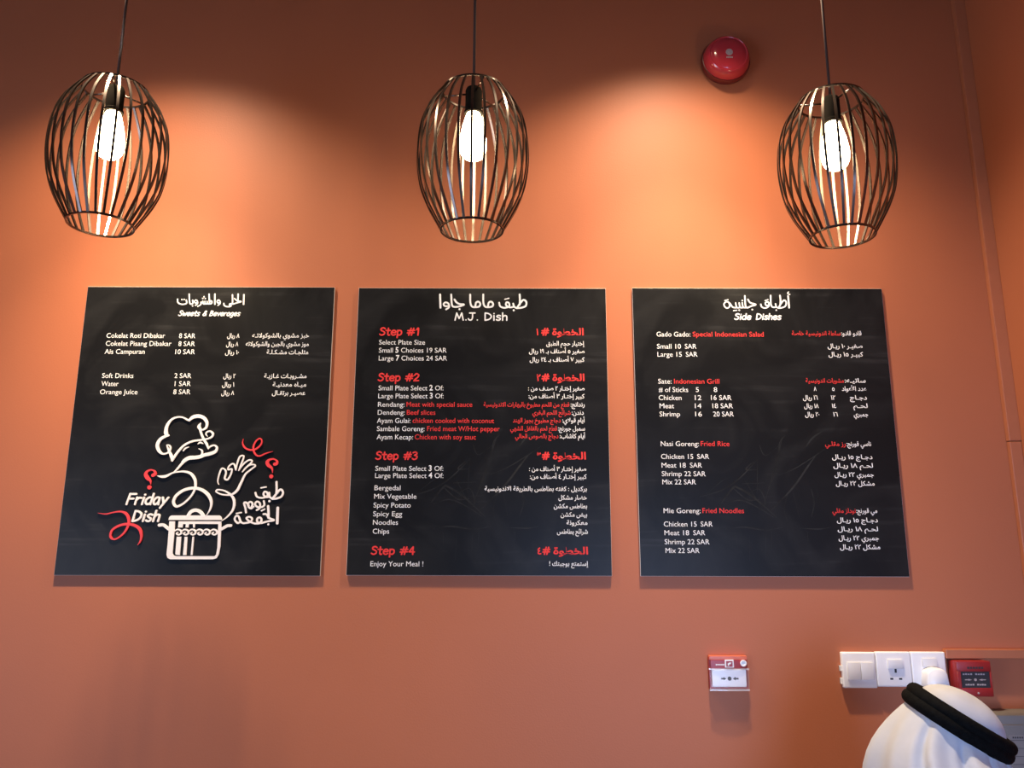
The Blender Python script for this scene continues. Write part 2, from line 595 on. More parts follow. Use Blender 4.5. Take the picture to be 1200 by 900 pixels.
def typeset_mixed(bm, pre, mid, post, x0, x1, yb, cap=5.7):
    """a line with one bold figure in it"""
    full = pre + mid + post
    vs, _ = glyphs(full)
    mx, Mx = min(v[0] for v in vs), max(v[0] for v in vs)
    f = (x1 - x0) / (Mx - mx)
    def put(s, at, bold=0.0, grow=1.0):
        v2, _f = glyphs(s, bold)
        m0, m1 = min(v[0] for v in v2), max(v[0] for v in v2)
        typeset(bm, s, x0 + (at + m0 - mx) * f, x0 + (at + m1 - mx) * f, yb, cap * grow, bold=bold)
    put(pre.rstrip(), 0)
    put(mid, adv(pre), 0.022, 1.12)
    put(post.lstrip(), adv(pre + mid + ' '))


# ------------------------------------------------------------------ the room
def struct(name, lo, hi, m, bevel=0):
    bm = bmesh.new()
    box(bm, lo, hi, bevel)
    o_ = obj(name, bm, m)
    return tag(o_, kind='structure')


struct('wall_back', (-3.2, WALL, 0), (RIGHT + 0.12, WALL + 0.12, CEIL), M_wall)
struct('wall_right', (RIGHT, -4.2, 0), (RIGHT + 0.12, WALL, CEIL), M_wall)
struct('wall_left', (-3.32, -4.2, 0), (-3.2, WALL + 0.12, CEIL), M_wall)
struct('floor', (-3.32, -4.2, -0.1), (RIGHT + 0.12, WALL + 0.12, 0), M_floor)
struct('ceiling', (-3.32, -4.2, CEIL), (RIGHT + 0.12, WALL + 0.12, CEIL + 0.1), M_ceil)

# cable trunking painted like the wall: a vertical run in the corner and a short horizontal run above the call point
tz = P(1178, 765, WALL - 0.02).z
bm = bmesh.new()
xl = P(1117.5, 0, WALL - 0.016).x
box(bm, (xl, WALL - 0.016, 2.03), (xl + 0.031, WALL, CEIL), 0.0022)
box(bm, (xl + 0.0006, WALL - 0.0155, tz - 0.01), (xl + 0.0304, WALL, 2.0285), 0.0022)
box(bm, (xl + 0.031, WALL - 0.006, tz), (RIGHT, WALL, CEIL), 0)
o = obj('trim_1', bm, M_trunk); tag(o, kind='structure')
bm = bmesh.new()
a = P(1108.5, 762, WALL - 0.019)
box(bm, (a.x, WALL - 0.019, P(1150, 772.2, WALL - 0.019).z), (RIGHT, WALL, P(1150, 761, WALL - 0.019).z), 0.002)
o = obj('trim_2', bm, M_trunk); tag(o, kind='structure')

# ------------------------------------------------------------------ menu boards
BW, BH = 0.6415, 0.7285


def menu_board(px_l, px_r, label):
    """panel between the photo columns (top-left, bottom-left) and (top-right, bottom-right)"""
    xl_ = (P(*px_l[0]).x + P(*px_l[1]).x) / 2
    xr_ = (P(*px_r[0]).x + P(*px_r[1]).x) / 2
    zt = (P(*px_l[0]).z + P(*px_r[0]).z) / 2
    zb = (P(*px_l[1]).z + P(*px_r[1]).z) / 2
    t = thing('menu_board', ((xl_ + xr_) / 2, WALL, zb), label, 'menu board', 'black menu boards in a row on the orange wall')
    bm = bmesh.new()
    box(bm, (xl_, FACE, zb), (xr_, WALL - 0.0018, zt), 0.0006, 1)
    for f in bm.faces:
        f.material_index = 0 if f.normal.y < -0.9 or abs(f.calc_center_median().y - FACE) < 1e-5 else 1
    obj('panel', bm, [M_board, M_edge], t)
    for x in (xl_ + 0.09, xr_ - 0.13):
        bm = bmesh.new()
        box(bm, (x, WALL - 0.002, zb + 0.09), (x + 0.04, WALL, zt - 0.09))
        obj('wall_batten', bm, M_edge, t)
    return t


b1 = menu_board([(103.5, 335.3), (62.4, 673.8)], [(393.2, 337), (374.3, 675.4)],
                'leftmost black menu board, sweets and beverages with a white chef and cooking pot drawing')
b2 = menu_board([(420.7, 337.2), (405.3, 674.6)], [(709.7, 338), (717.5, 674.8)],
                'middle black menu board with four red numbered step headings')
b3 = menu_board([(740.2, 338.4), (751.3, 675.4)], [(1034.5, 337.2), (1064.6, 676)],
                'rightmost black menu board listing side dishes, rice and noodles with prices')

def lines(parent, name, m, items, cap=5.7, ar=False, bold=0.0, label=None):
    """every printed string is a part of its board"""
    for s_, x0, x1, y in items:
        bm_ = bmesh.new()
        typeset(bm_, s_, x0, x1, y, cap, ar=ar, bold=bold)
        obj(name, bm_, m, parent, label=label)


# ---- board 1: lettering
lines(b1, 'menu_line', M_white, [
    ('Cokelat Roti Dibakar', 124.7, 193.3, 396), ('8 SAR', 209.7, 228.8, 396.3),
    ('Cokelat Pisang Dibakar', 123.8, 200.7, 405.3), ('8 SAR', 209, 228.3, 405.6),
    ('Ais Campuran', 122.5, 169.5, 414.7), ('10 SAR', 205.3, 228.3, 415),
    ('Soft Drinks', 119.5, 156.2, 443), ('2 SAR', 204.3, 224, 443),
    ('Water', 118.7, 138.7, 452.4), ('1 SAR', 204.6, 223.4, 452.4),
    ('Orange Juice', 117, 161, 462), ('8 SAR', 203, 223, 462)], 5.7, False, 0.0)
lines(b1, 'arabic_menu_line', M_white, [
    ('خبز مشوي بالشوكولاتـه', 295.5, 362, 395.5), ('٨ ريال', 266.2, 280.5, 395.8),
    ('موز مشوي بالجبن والشوكولاته', 288, 361.7, 405.4), ('٨ ريال', 265, 279.2, 405.6),
    ('مثلجـات مشـكـلـة', 312.5, 361.2, 415), ('١٠ ريال', 263.8, 280, 415.2),
    ('مشـروبـات غـازيـة', 309.5, 359.2, 443), ('٢ ريال', 261.7, 275.8, 443),
    ('ميـاه معدنيـة', 319.5, 358.7, 453), ('١ ريال', 260.3, 274.3, 453),
    ('عصيـر برتقـال', 318.7, 357.7, 462.8), ('٨ ريال', 259.3, 274.2, 462.8)], 5.3, True, 0.012)
bm = bmesh.new()
hand(bm, 'Sweets & Beverages', 209, 281.8, 370, 6.0, 1.15, 0.28)
obj('english_title', bm, M_white, b1)
# Arabic title, brush strokes
Z = Zoom(200, 338, 12.63)
bm = bmesh.new()
for pts, wd in [
    ([(1085,95),(1080,235)], 24), ([(1000,85),(997,150),(993,195)], 22),
    ([(945,150),(985,182),(1045,195),(985,214),(920,234)], 19), ([(915,95),(917,180),(912,222),(885,238)], 21),
    ([(912,230),(880,228),(872,246),(896,256),(870,270),(825,268),(793,250),(788,222)], 20),
    ([(733,212),(703,216),(688,196),(706,172),(730,190),(730,226),(702,250)], 19),
    ([(655,85),(655,235)], 21), ([(570,85),(575,200),(582,228),(606,222),(612,196),(594,184),(578,200)], 20),
    ([(585,228),(548,228),(540,192)], 18), ([(545,228),(515,228),(508,192)], 18), ([(515,228),(488,230),(476,190)], 18),
    ([(482,222),(450,205),(448,238),(402,266)], 18),
    ([(402,216),(368,216),(354,194),(376,172),(398,194),(394,232),(366,252)], 18),
    ([(326,176),(330,222),(296,232),(282,200),(275,85)], 20),
    ([(232,172),(236,220),(190,236),(140,230),(108,206),(104,160)], 19)]:
    Z.stroke(bm, pts, wd)
for u, v in ((495, 124), (476, 148), (513, 150), (325, 260), (168, 166), (200, 164)):
    Z.dot(bm, u, v, 11)
obj('arabic_title', bm, M_white, b1)

# ---- board 1: raised logo
T = 0.0032
bm = bmesh.new()
Z = Zoom(180, 480, 15)
for pts, wd in [
    ([(262,455),(228,425),(232,330),(270,240),(340,168),(430,136),(520,140),(600,180),(638,198)], [34,66,58,48,36,28,26,30,16]),
    ([(632,192),(700,136),(800,118),(890,150),(943,230),(935,310),(885,352),(842,358)], [40,58,62,58,50,42,30,22]),
    ([(836,236),(806,300),(826,352),(850,440),(890,530),(940,610),(965,690)], [8,58,44,36,38,40,16]),
    ([(270,458),(200,478),(122,530),(75,620),(93,712),(150,772),(220,776),(278,742),(305,682),(284,632),(236,624)], [34,46,56,60,54,36,28,30,28,24,12]),
    ([(236,626),(275,720),(322,830),(334,905)], [14,36,52,26]),
    ([(334,890),(400,790),(480,690),(570,612),(700,556),(850,534),(960,514),(1030,480),(1050,430),(1010,386),(952,392),(926,430),(950,472)], [44,42,38,36,33,30,28,34,38,30,26,24,10]),
    ([(965,694),(1000,652),(1070,630),(1118,670),(1092,738),(1000,778),(900,800),(830,828),(740,845),(640,850),(560,890),(520,925)], [12,28,28,38,54,60,58,60,62,66,60,50]),
    ([(800,690),(855,720),(855,780),(812,832)], [10,28,26,22]),
    ([(530,727),(565,686),(622,660)], [18,26,12]), ([(785,607),(825,580),(872,600)], [12,30,16])]:
    Z.stroke(bm, pts, wd, T)
Z = Zoom(180, 535, 12.86)
Z.stroke(bm, [(520,32),(440,100),(370,180),(308,243)], [46,36,28,16], T)
Z.stroke(bm, [(65,292),(130,305),(200,295),(290,250),(380,232),(470,228),(560,255),(620,330),(638,410),(625,500),(570,600),(480,690),(400,740),(340,750),(306,690),(340,600),(430,525),(530,487),(640,478),(740,508),(820,570),(870,660),(872,750),(840,830),(800,888)],
         [8,36,38,22,22,30,38,40,38,32,28,28,30,36,42,42,42,42,42,46,48,42,30,18,8], T)
obj('chef_drawing', bm, M_cut, b1, label='raised white chef in a tall hat')
bm = bmesh.new()
Z = Zoom(180, 590, 12)
Z.poly(bm, [(216,232),(222,204),(236,182),(258,170),(930,170),(950,182),(962,204),(966,232)], T)
Z.stroke(bm, [(490,176),(530,118),(595,95),(660,118),(706,176)], 46, T)
Z.poly(bm, [(228,252),(308,252),(300,400),(272,700),(285,730),(320,742),(860,742),(885,720),(902,620),(915,290),(590,288),(585,340),(562,340),(560,290),(503,290),(495,338),(455,338),(460,290),(420,290),(412,338),(350,338),(358,252),(958,252),(945,600),(920,720),(890,770),(840,785),(240,785),(202,765),(188,720),(205,560)], T)
for q in ([(332,468),(395,468),(375,725),(325,722),(312,710)], [(443,468),(482,468),(466,725),(420,725)], [(552,468),(576,468),(552,725),(527,725)]):
    Z.poly(bm, q, T)
for k in range(6):
    x = k * 100
    Z.stroke(bm, [(298 + x,390),(345 + x,366),(388 + x,384),(394 + x,420),(358 + x,440),(328 + x,424),(348 + x,404)], [14,22,24,24,22,20,14], T)
Z.stroke(bm, [(84,306),(140,302),(182,330),(222,362)], 42, T)
Z.stroke(bm, [(1090,312),(1040,315),(992,342),(945,368)], 40, T)
obj('pot_drawing', bm, M_cut, b1, label='raised white cooking pot with lid')
bm = bmesh.new()
Z = Zoom(240, 505, 8.18)
Z.stroke(bm, [(165,862),(220,822),(270,760),(286,690),(265,628),(200,578),(130,564),(113,584),(170,610),(250,612),(310,575),(350,500),(390,420),(440,375),(486,342)], [5,14,20,24,22,15,14,14,14,16,24,22,18,15,13], T)
Z.stroke(bm, [(486,342),(482,326),(436,326),(395,356),(362,394)], [13,13,14,14,8], T)
Z.stroke(bm, [(326,382),(372,320),(418,284),(450,282),(452,302),(412,336)], [8,13,14,14,13,10], T)
Z.stroke(bm, [(300,378),(312,318),(338,250),(372,238),(374,262),(352,318),(328,380)], [10,14,15,13,13,13,9], T)
Z.stroke(bm, [(136,514),(128,480),(142,416),(166,362),(196,372),(206,404),(194,456),(224,466),(254,414),(262,366),(226,372),(238,336),(280,316),(300,374)], [6,11,14,15,14,15,17,16,15,14,13,13,14,11], T)
obj('hand_drawing', bm, M_cut, b1, label='raised white hand and arm')
# question marks and swirls
bm = bmesh.new()
Z.stroke(bm, [(652,402),(646,360),(612,330),(602,300),(625,277),(665,271),(694,290),(692,314),(672,320)], [4,20,32,32,20,14,18,28,30], T)
Z.dot(bm, 640, 437, 19, T)
obj('question_mark', bm, M_redcut, b1, label='raised red question mark above the hand side lettering')
bm = bmesh.new()
Z.stroke(bm, [(372,80),(366,120),(386,160),(430,182),(484,178),(535,140),(550,98),(530,74),(492,102),(468,160),(484,220),(525,242),(590,216),(655,198)], [4,10,16,16,16,14,12,12,14,16,16,14,10,3], T)
obj('swirl', bm, M_redcut, b1, label='small raised red swirl above the hand')
bm = bmesh.new()
for pts, wd in [
    ([(690,490),(691,560),(688,605)], 19), ([(650,652),(690,602),(728,562),(752,590),(736,630),(692,648),(650,652)], 19),
    ([(652,652),(626,634),(620,592)], 17), ([(622,630),(590,636),(566,612),(574,584),(598,590),(602,622),(560,642),(505,632),(488,594)], 17),
    ([(542,547),(590,538)], 13),
    ([(568,672),(573,712),(548,732)], 17), ([(548,730),(508,730),(484,704),(502,678),(530,694),(528,740),(500,760)], 17),
    ([(470,726),(446,744),(424,730),(418,698),(440,680),(460,700),(448,736)], 17), ([(424,716),(400,688),(380,694),(392,740),(398,782)], 18), ([(545,766),(576,750)], 13),
    ([(702,738),(697,885)], 25), ([(610,722),(614,790),(612,832)], 21), ([(566,798),(592,800),(622,836),(666,856),(604,868),(545,884)], 18),
    ([(548,884),(508,874),(506,842),(530,830),(546,852),(528,884),(480,888)], 18), ([(484,888),(438,872),(402,838),(430,824),(456,842),(436,874),(372,886)], 17),
    ([(376,886),(348,872),(326,820),(302,818),(290,850),(318,884),(346,868)], 17), ([(306,792),(352,783)], 13)]:
    Z.stroke(bm, pts, wd, T)
Z.dot(bm, 622, 674, 11, T); Z.dot(bm, 612, 896, 10, T)
obj('arabic_logo_lettering', bm, M_cut, b1, label='raised white Arabic lettering')
Z = Zoom(110, 540, 9)
bm = bmesh.new()
Z.stroke(bm, [(605,252),(600,212),(570,182),(553,146),(570,112),(610,97),(645,112),(650,140),(628,154)], [4,22,38,38,24,14,20,32,36], T)
Z.dot(bm, 590, 281, 22, T)
obj('question_mark', bm, M_redcut, b1, label='raised red question mark beside the chef')
bm = bmesh.new()
Z.stroke(bm, [(50,552),(130,562),(210,545),(290,536),(345,560),(373,620),(365,690),(320,765),(250,820),(200,824),(180,790),(200,730),(270,686),(350,668),(430,680),(488,722),(506,790),(495,850),(468,888)], [3,12,12,18,26,28,26,20,16,18,22,22,24,26,28,30,24,16,5], T)
obj('swirl', bm, M_redcut, b1, label='large raised red swirl under the English logo lettering')
bm = bmesh.new()
hand(bm, 'Friday', 148.0, 197.5, 591, 12.4, 2.3, 0.24, T)
hand(bm, 'Dish', 154.6, 188.3, 610.8, 12.2, 2.3, 0.22, T)
obj('english_logo_lettering', bm, M_cut, b1, label='raised white English lettering')

# ---- board 2
lines(b2, 'menu_line', M_white, [('Select Plate Size', 444.2, 498, 403.9)])
for pre, mid, post, x0, x1, y in [
    ('Small ', '5', ' Choices 19 SAR', 444, 523.4, 413.2), ('Large ', '7', ' Choices 24 SAR', 443.8, 523.8, 422.5),
    ('Small Plate Select ', '2', ' Of:', 443.6, 519.6, 457.5), ('Large Plate Select ', '3', ' Of:', 443.2, 519.8, 466.8),
    ('Small Plate Select ', '3', ' Of:', 439.8, 519.3, 551.8), ('Large Plate Select ', '4', ' Of:', 439.5, 519.5, 560.2)]:
    bm = bmesh.new()
    typeset_mixed(bm, pre, mid, post, x0, x1, y)
    obj('menu_line', bm, M_white, b2)
lines(b2, 'menu_line', M_white, [
    ('Rendang:', 442.9, 474, 476.7), ('Dendeng:', 442.6, 474.2, 486.1), ('Ayam Gulai:', 441.7, 481, 495.7),
    ('Sambale Goreng:', 441.7, 497.4, 505.2), ('Ayam Kecap:', 441.4, 484, 514.9),
    ('Bergedal', 438.8, 469.3, 574.5), ('Mix Vegetable', 438.4, 488, 584.5), ('Spicy Potato', 437.7, 481.3, 594.8),
    ('Spicy Egg', 437.2, 471.2, 605), ('Noodles', 437, 466.3, 615), ('Chips', 436.7, 456, 625.4), ('Enjoy Your Meal !', 434, 496, 663.6)], 5.7, False, 0.0)
lines(b2, 'arabic_menu_line', M_white, [
    ('إختيار حجم الطبق', 640.2, 685, 404.9), ('صغير ٥ أصناف بـ ١٩ ريال', 620, 685, 414), ('كبير ٧ أصناف بـ ٢٤ ريال', 620.8, 685, 423.8),
    ('صغير إختـار ٢ صنـف من :', 619, 685, 457.6), ('كبير إختـار ٣ أصناف من:', 619.5, 685, 466.7),
    ('رندانج:', 668.7, 685.1, 476.5), ('دندن:', 670, 684, 486), ('أيام قولاي:', 659, 685.5, 495),
    ('سمبل جورنج:', 654, 685.5, 504.5), ('أيام كاشاب:', 656, 686, 513.5),
    ('صغير إختـار ٣ أصناف من :', 620, 687, 552), ('كبير إختـار ٤ أصناف من:', 621, 687.5, 561),
    ('بركديل : كفته بطاطس بالطريقة الاندونيسية', 568, 687.7, 575.2), ('خضار مشكل', 654.4, 687.7, 585.5), ('بطاطس مكشن', 649, 688, 595.5),
    ('بيض مكشن', 657, 688, 605.5), ('معكرونة', 664, 688.4, 615), ('شرائح بطاطس', 652.7, 688.8, 625.5), ('إستمتع بوجبتك !', 643.7, 689.6, 663)], 5.3, True, 0.014)
lines(b2, 'dish_description', M_red, [
    ('Meat with special sauce', 476.3, 553.5, 476.7), ('Beef slices', 476.7, 510.2, 486.1), ('chicken cooked with coconut', 483.5, 579, 495.7),
    ('Fried meat W/Hot pepper', 500.5, 585.5, 505.2), ('Chicken with soy sauc', 486, 557.7, 514.9)], 5.7, False, 0.004, label='red description')
lines(b2, 'arabic_dish_description', M_red, [
    ('قطع من اللحم مطبوخ بالبهارات الاندونيسية', 566.8, 667.2, 476.5), ('شرائح اللحم البقري', 624, 668.6, 486),
    ('دجاج مطبوخ بجوز الهند', 601, 657, 495), ('قطع لحم بالفلفل الشهي', 598, 652.8, 504.5), ('دجاج بالصوص الحالي', 603.7, 654.3, 513.5)], 5.3, True, 0.010, label='red description')
for n, ar_n, y, xa, xb, xc, xd in [('1', '١', 392.7, 444.8, 491.9, 628.6, 684.1), ('2', '٢', 446.3, 443.1, 491.3, 629, 685),
                                   ('3', '٣', 538.2, 440.2, 489.3, 629.3, 686.7), ('4', '٤', 649.5, 435, 486, 630, 689.2)]:
    bm = bmesh.new()
    hand(bm, 'Step #' + n, xa, xb, y, 8.8, 1.75, 0.05)
    obj('step_heading', bm, M_red, b2, label='red heading of step ' + n)
    bm = bmesh.new()
    typeset(bm, 'الخطوة', xc + 18.5, xd, y, 8.4, ar=True, bold=0.026)
    hand(bm, '#', xc + 6.2, xc + 14.6, y, 8.4, 1.8, 0.0)
    typeset(bm, ar_n, xc, xc + (2.2 if n == '1' else 4.6), y, 8.0, ar=True, bold=0.026)
    obj('arabic_step_heading', bm, M_red, b2, label='red Arabic heading of step ' + n)
bm = bmesh.new()
hand(bm, 'M.J. Dish', 532.8, 594.8, 375.2, 9.0, 1.55, 0.0)
obj('english_title', bm, M_white, b2)
Z = Zoom(505, 338, 10)
bm = bmesh.new()
for pts, wd in [
    ([(107,72),(112,226)], 23), ([(207,206),(166,208),(148,186),(172,164),(206,180),(212,220),(178,246)], 20),
    ([(276,130),(300,164),(338,184),(388,190),(330,212),(272,216),(246,190),(238,72)], 21),
    ([(460,72),(463,170),(484,214),(524,220),(566,212),(578,180),(556,156),(528,170),(520,214)], 21),
    ([(613,72),(615,170),(636,214),(680,220),(720,210),(728,180),(706,156),(678,168),(668,214)], 21),
    ([(1040,72),(1043,140),(1040,192)], 22), ([(1006,232),(1042,180),(1082,136),(1116,156),(1112,204),(1064,226),(1006,232)], 21),
    ([(1006,232),(976,214),(964,178)], 20), ([(966,216),(922,222),(880,196),(886,164),(914,172),(916,210),(862,228),(812,210),(800,168)], 20),
    ([(866,128),(914,116)], 14)]:
    Z.stroke(bm, pts, wd)
Z.dot(bm, 335, 244, 12); Z.dot(bm, 970, 257, 12)
obj('arabic_title', bm, M_white, b2)

# ---- board 3
lines(b3, 'menu_line', M_white, [
    ('Gado Gado:', 769.5, 809, 394.4), ('Small 10', 770, 798, 408.6), ('SAR', 802.6, 816.2, 408.6), ('Large 15', 770.5, 799, 418), ('SAR', 803.8, 817.4, 418),
    ('Sate:', 771.4, 787, 449.6), ('# of Sticks', 772, 806.5, 459.4), ('5', 815.5, 819, 459.4), ('8', 836.5, 840.6, 459.4),
    ('Chicken', 772, 798.7, 468.8), ('12', 814.4, 822, 468.8), ('16 SAR', 833.3, 857.3, 468.8),
    ('Meat', 773, 790, 478.4), ('14', 814.4, 822, 478.4), ('18 SAR', 835, 859, 478.4),
    ('Shrimp', 773, 797, 488), ('16', 814.8, 822.7, 488), ('20 SAR', 835.8, 860, 488),
    ('Nasi Goreng:', 774.4, 819, 522.8), ('Chicken 15', 774.8, 812.4, 537.8), ('SAR', 817, 831, 537.8), ('Meat 18', 775.4, 803.8, 548), ('SAR', 808.6, 822.7, 548),
    ('Shrimp 22 SAR', 775.6, 827, 558), ('Mix 22 SAR', 776.3, 815.6, 567.6),
    ('Mie Goreng:', 777.7, 821, 601.3), ('Chicken 15', 778, 816.5, 617), ('SAR', 821.2, 835.2, 617), ('Meat 18', 778.7, 807.6, 627.2), ('SAR', 812.5, 826.5, 627.2),
    ('Shrimp 22 SAR', 779, 831.5, 637.8), ('Mix 22 SAR', 780, 819.8, 648)], 5.7, False, 0.0)
lines(b3, 'arabic_menu_line', M_white, [
    ('قادو قادو:', 986, 1009.6, 393), ('صغيـر ١٠ ريـال', 970, 1010.8, 408), ('كبيـر ١٥ ريـال', 971, 1011.6, 417.6),
    ('ساتيـه:', 990, 1014.4, 448.4), ('عدد الأعواد', 986.6, 1015.4, 458), ('٥', 975.2, 978, 458), ('٨', 953.8, 956.8, 458),
    ('دجـاج', 996, 1016, 468.4), ('١٢', 974, 979, 468.4), ('١٦ ريال', 941, 958.4, 468.4),
    ('لحـم', 1000, 1016.8, 478), ('١٤', 975, 980, 478), ('١٨ ريال', 942.4, 959.4, 478),
    ('جمبري', 1000.6, 1017.4, 488), ('١٦', 976.6, 982, 488), ('٢٠ ريال', 943.6, 960.4, 488),
    ('ناسي قورنج:', 992, 1021, 522.6), ('دجـاج ١٥ ريـال', 975, 1022.4, 538), ('لحـم ١٨ ريـال', 976.6, 1023, 548),
    ('جمبري ٢٢ ريـال', 978, 1024, 558.6), ('مشكل ٢٢ ريـال', 979.6, 1025, 569),
    ('مي قورنج:', 1003.4, 1028, 601), ('دجـاج ١٥ ريـال', 980.8, 1028.8, 612), ('لحـم ١٨ ريـال', 981.7, 1029, 622.4),
    ('جمبري ٢٢ ريـال', 982.8, 1030, 633), ('مشكل ٢٢ ريـال', 984.4, 1031.5, 643.5)], 5.3, True, 0.014)
lines(b3, 'dish_description', M_red, [('Special Indonesian Salad', 811.8, 895, 394.4), ('Indonesian Grill', 790, 843, 449.6),
                     ('Fried Rice', 821.3, 854.8, 522.8), ('Fried Noodles', 823.3, 872, 601.3)], 5.7, False, 0.004, label='red description')
lines(b3, 'arabic_dish_description', M_red, [('سلطة اندونيسية خاصة', 928, 985, 393), ('مشويات اندونيسية', 944.4, 989, 448.4), ('رز مقلـي', 967, 991, 522.6), ('نودلز مقلي', 975.6, 1002.8, 601)], 5.3, True, 0.010, label='red description')
bm = bmesh.new()
hand(bm, 'Side', 860.6, 880.6, 374.4, 7.0, 1.5, 0.2)
hand(bm, 'Dishes', 885.8, 916, 374.4, 7.0, 1.5, 0.2)
obj('english_title', bm, M_white, b3)
Z = Zoom(840, 338, 12.63)
bm = bmesh.new()
for pts, wd in [
    ([(1054,112),(1070,286)], 25), ([(1062,54),(1046,70),(1060,84),(1080,90)], 16),
    ([(934,106),(942,170),(940,236)], 23), ([(914,292),(944,234),(992,176),(1026,204),(1016,260),(964,286),(914,292)], 22),
    ([(914,292),(882,274),(868,228)], 20), ([(796,106),(800,230),(826,278),(880,276)], 22),
    ([(768,250),(728,250),(718,218),(744,198),(770,218),(768,264),(716,292),(664,274),(650,236)], 21), ([(712,182),(758,166)], 15),
    ([(460,164),(494,212),(576,240),(510,262),(452,286),(424,256),(414,110)], 22),
    ([(446,286),(392,278),(374,212)], 20), ([(388,284),(346,280),(330,216)], 20), ([(342,284),(296,282),(278,216)], 20),
    ([(292,286),(236,278),(196,226),(150,196),(108,224),(114,266),(152,292),(190,266),(182,214)], 20), ([(118,180),(166,168)], 15), ([(246,330),(296,324)], 15)]:
    Z.stroke(bm, pts, wd)
for u, v in ((880, 322), (525, 313), (376, 180), (332, 322)):
    Z.dot(bm, u, v, 12)
obj('arabic_title', bm, M_white, b3)

# faint fishing boat sketch printed in the chalkboard ground of the two right hand boards
BOAT = [([(415,140),(375,300),(325,470)], 5), ([(430,130),(400,170),(395,260),(350,400)], 4), ([(290,250),(200,345),(110,405),(0,438)], 5), ([(290,250),(288,420)], 5),
        ([(270,262),(232,300),(285,302)], 6), ([(215,372),(325,368)], 7), ([(110,470),(165,395),(190,392),(270,440),(385,540)], 9), ([(165,392),(240,452),(300,450)], 6),
        ([(120,480),(200,455),(290,490),(370,540)], 5), ([(578,236),(540,290),(470,390),(362,505)], 9), ([(380,335),(470,300),(560,245),(640,190)], 4), ([(535,185),(570,140),(640,95)], 9),
        ([(440,430),(425,500),(440,560)], 4), ([(470,420),(500,540)], 4), ([(560,400),(575,470),(560,540)], 5), ([(590,410),(600,470)], 5), ([(130,600),(220,590),(330,605),(420,590)], 6),
        ([(500,595),(600,600),(660,590)], 5), ([(330,620),(332,740)], 3), ([(250,630),(252,760)], 3), ([(180,620),(190,690)], 3), ([(360,610),(362,690)], 3), ([(540,610),(545,660)], 3),
        ([(230,360),(300,470),(330,470),(300,400),(250,420)], 4), ([(300,180),(330,230),(400,180)], 4), ([(640,255),(700,300)], 3), ([(50,410),(110,360),(150,340)], 3)]
Z = Zoom(820, 480, 4.285)
dxb = b2.location.x - b3.location.x
for brd, dx in ((b3, 0.0), (b2, dxb)):
    bm = bmesh.new()
    for pts, wd in BOAT:
        Z.stroke(bm, pts, [wd * .5] + [wd] * (len(pts) - 2) + [wd * .4], 0.00008)
    bmesh.ops.translate(bm, verts=bm.verts, vec=(dx, 0, 0))
    obj('boat_sketch', bm, M_chalk, brd, label='very faint grey chalk sketch of a boat')

# ------------------------------------------------------------------ pendant lamps
PROF = [(0.0, .066), (.11, .086), (.2, .1005), (.32, .1135), (.5, .1205), (.69, .117), (.82, .105), (.915, .088), (1.0, .068)]
NRIB = 28


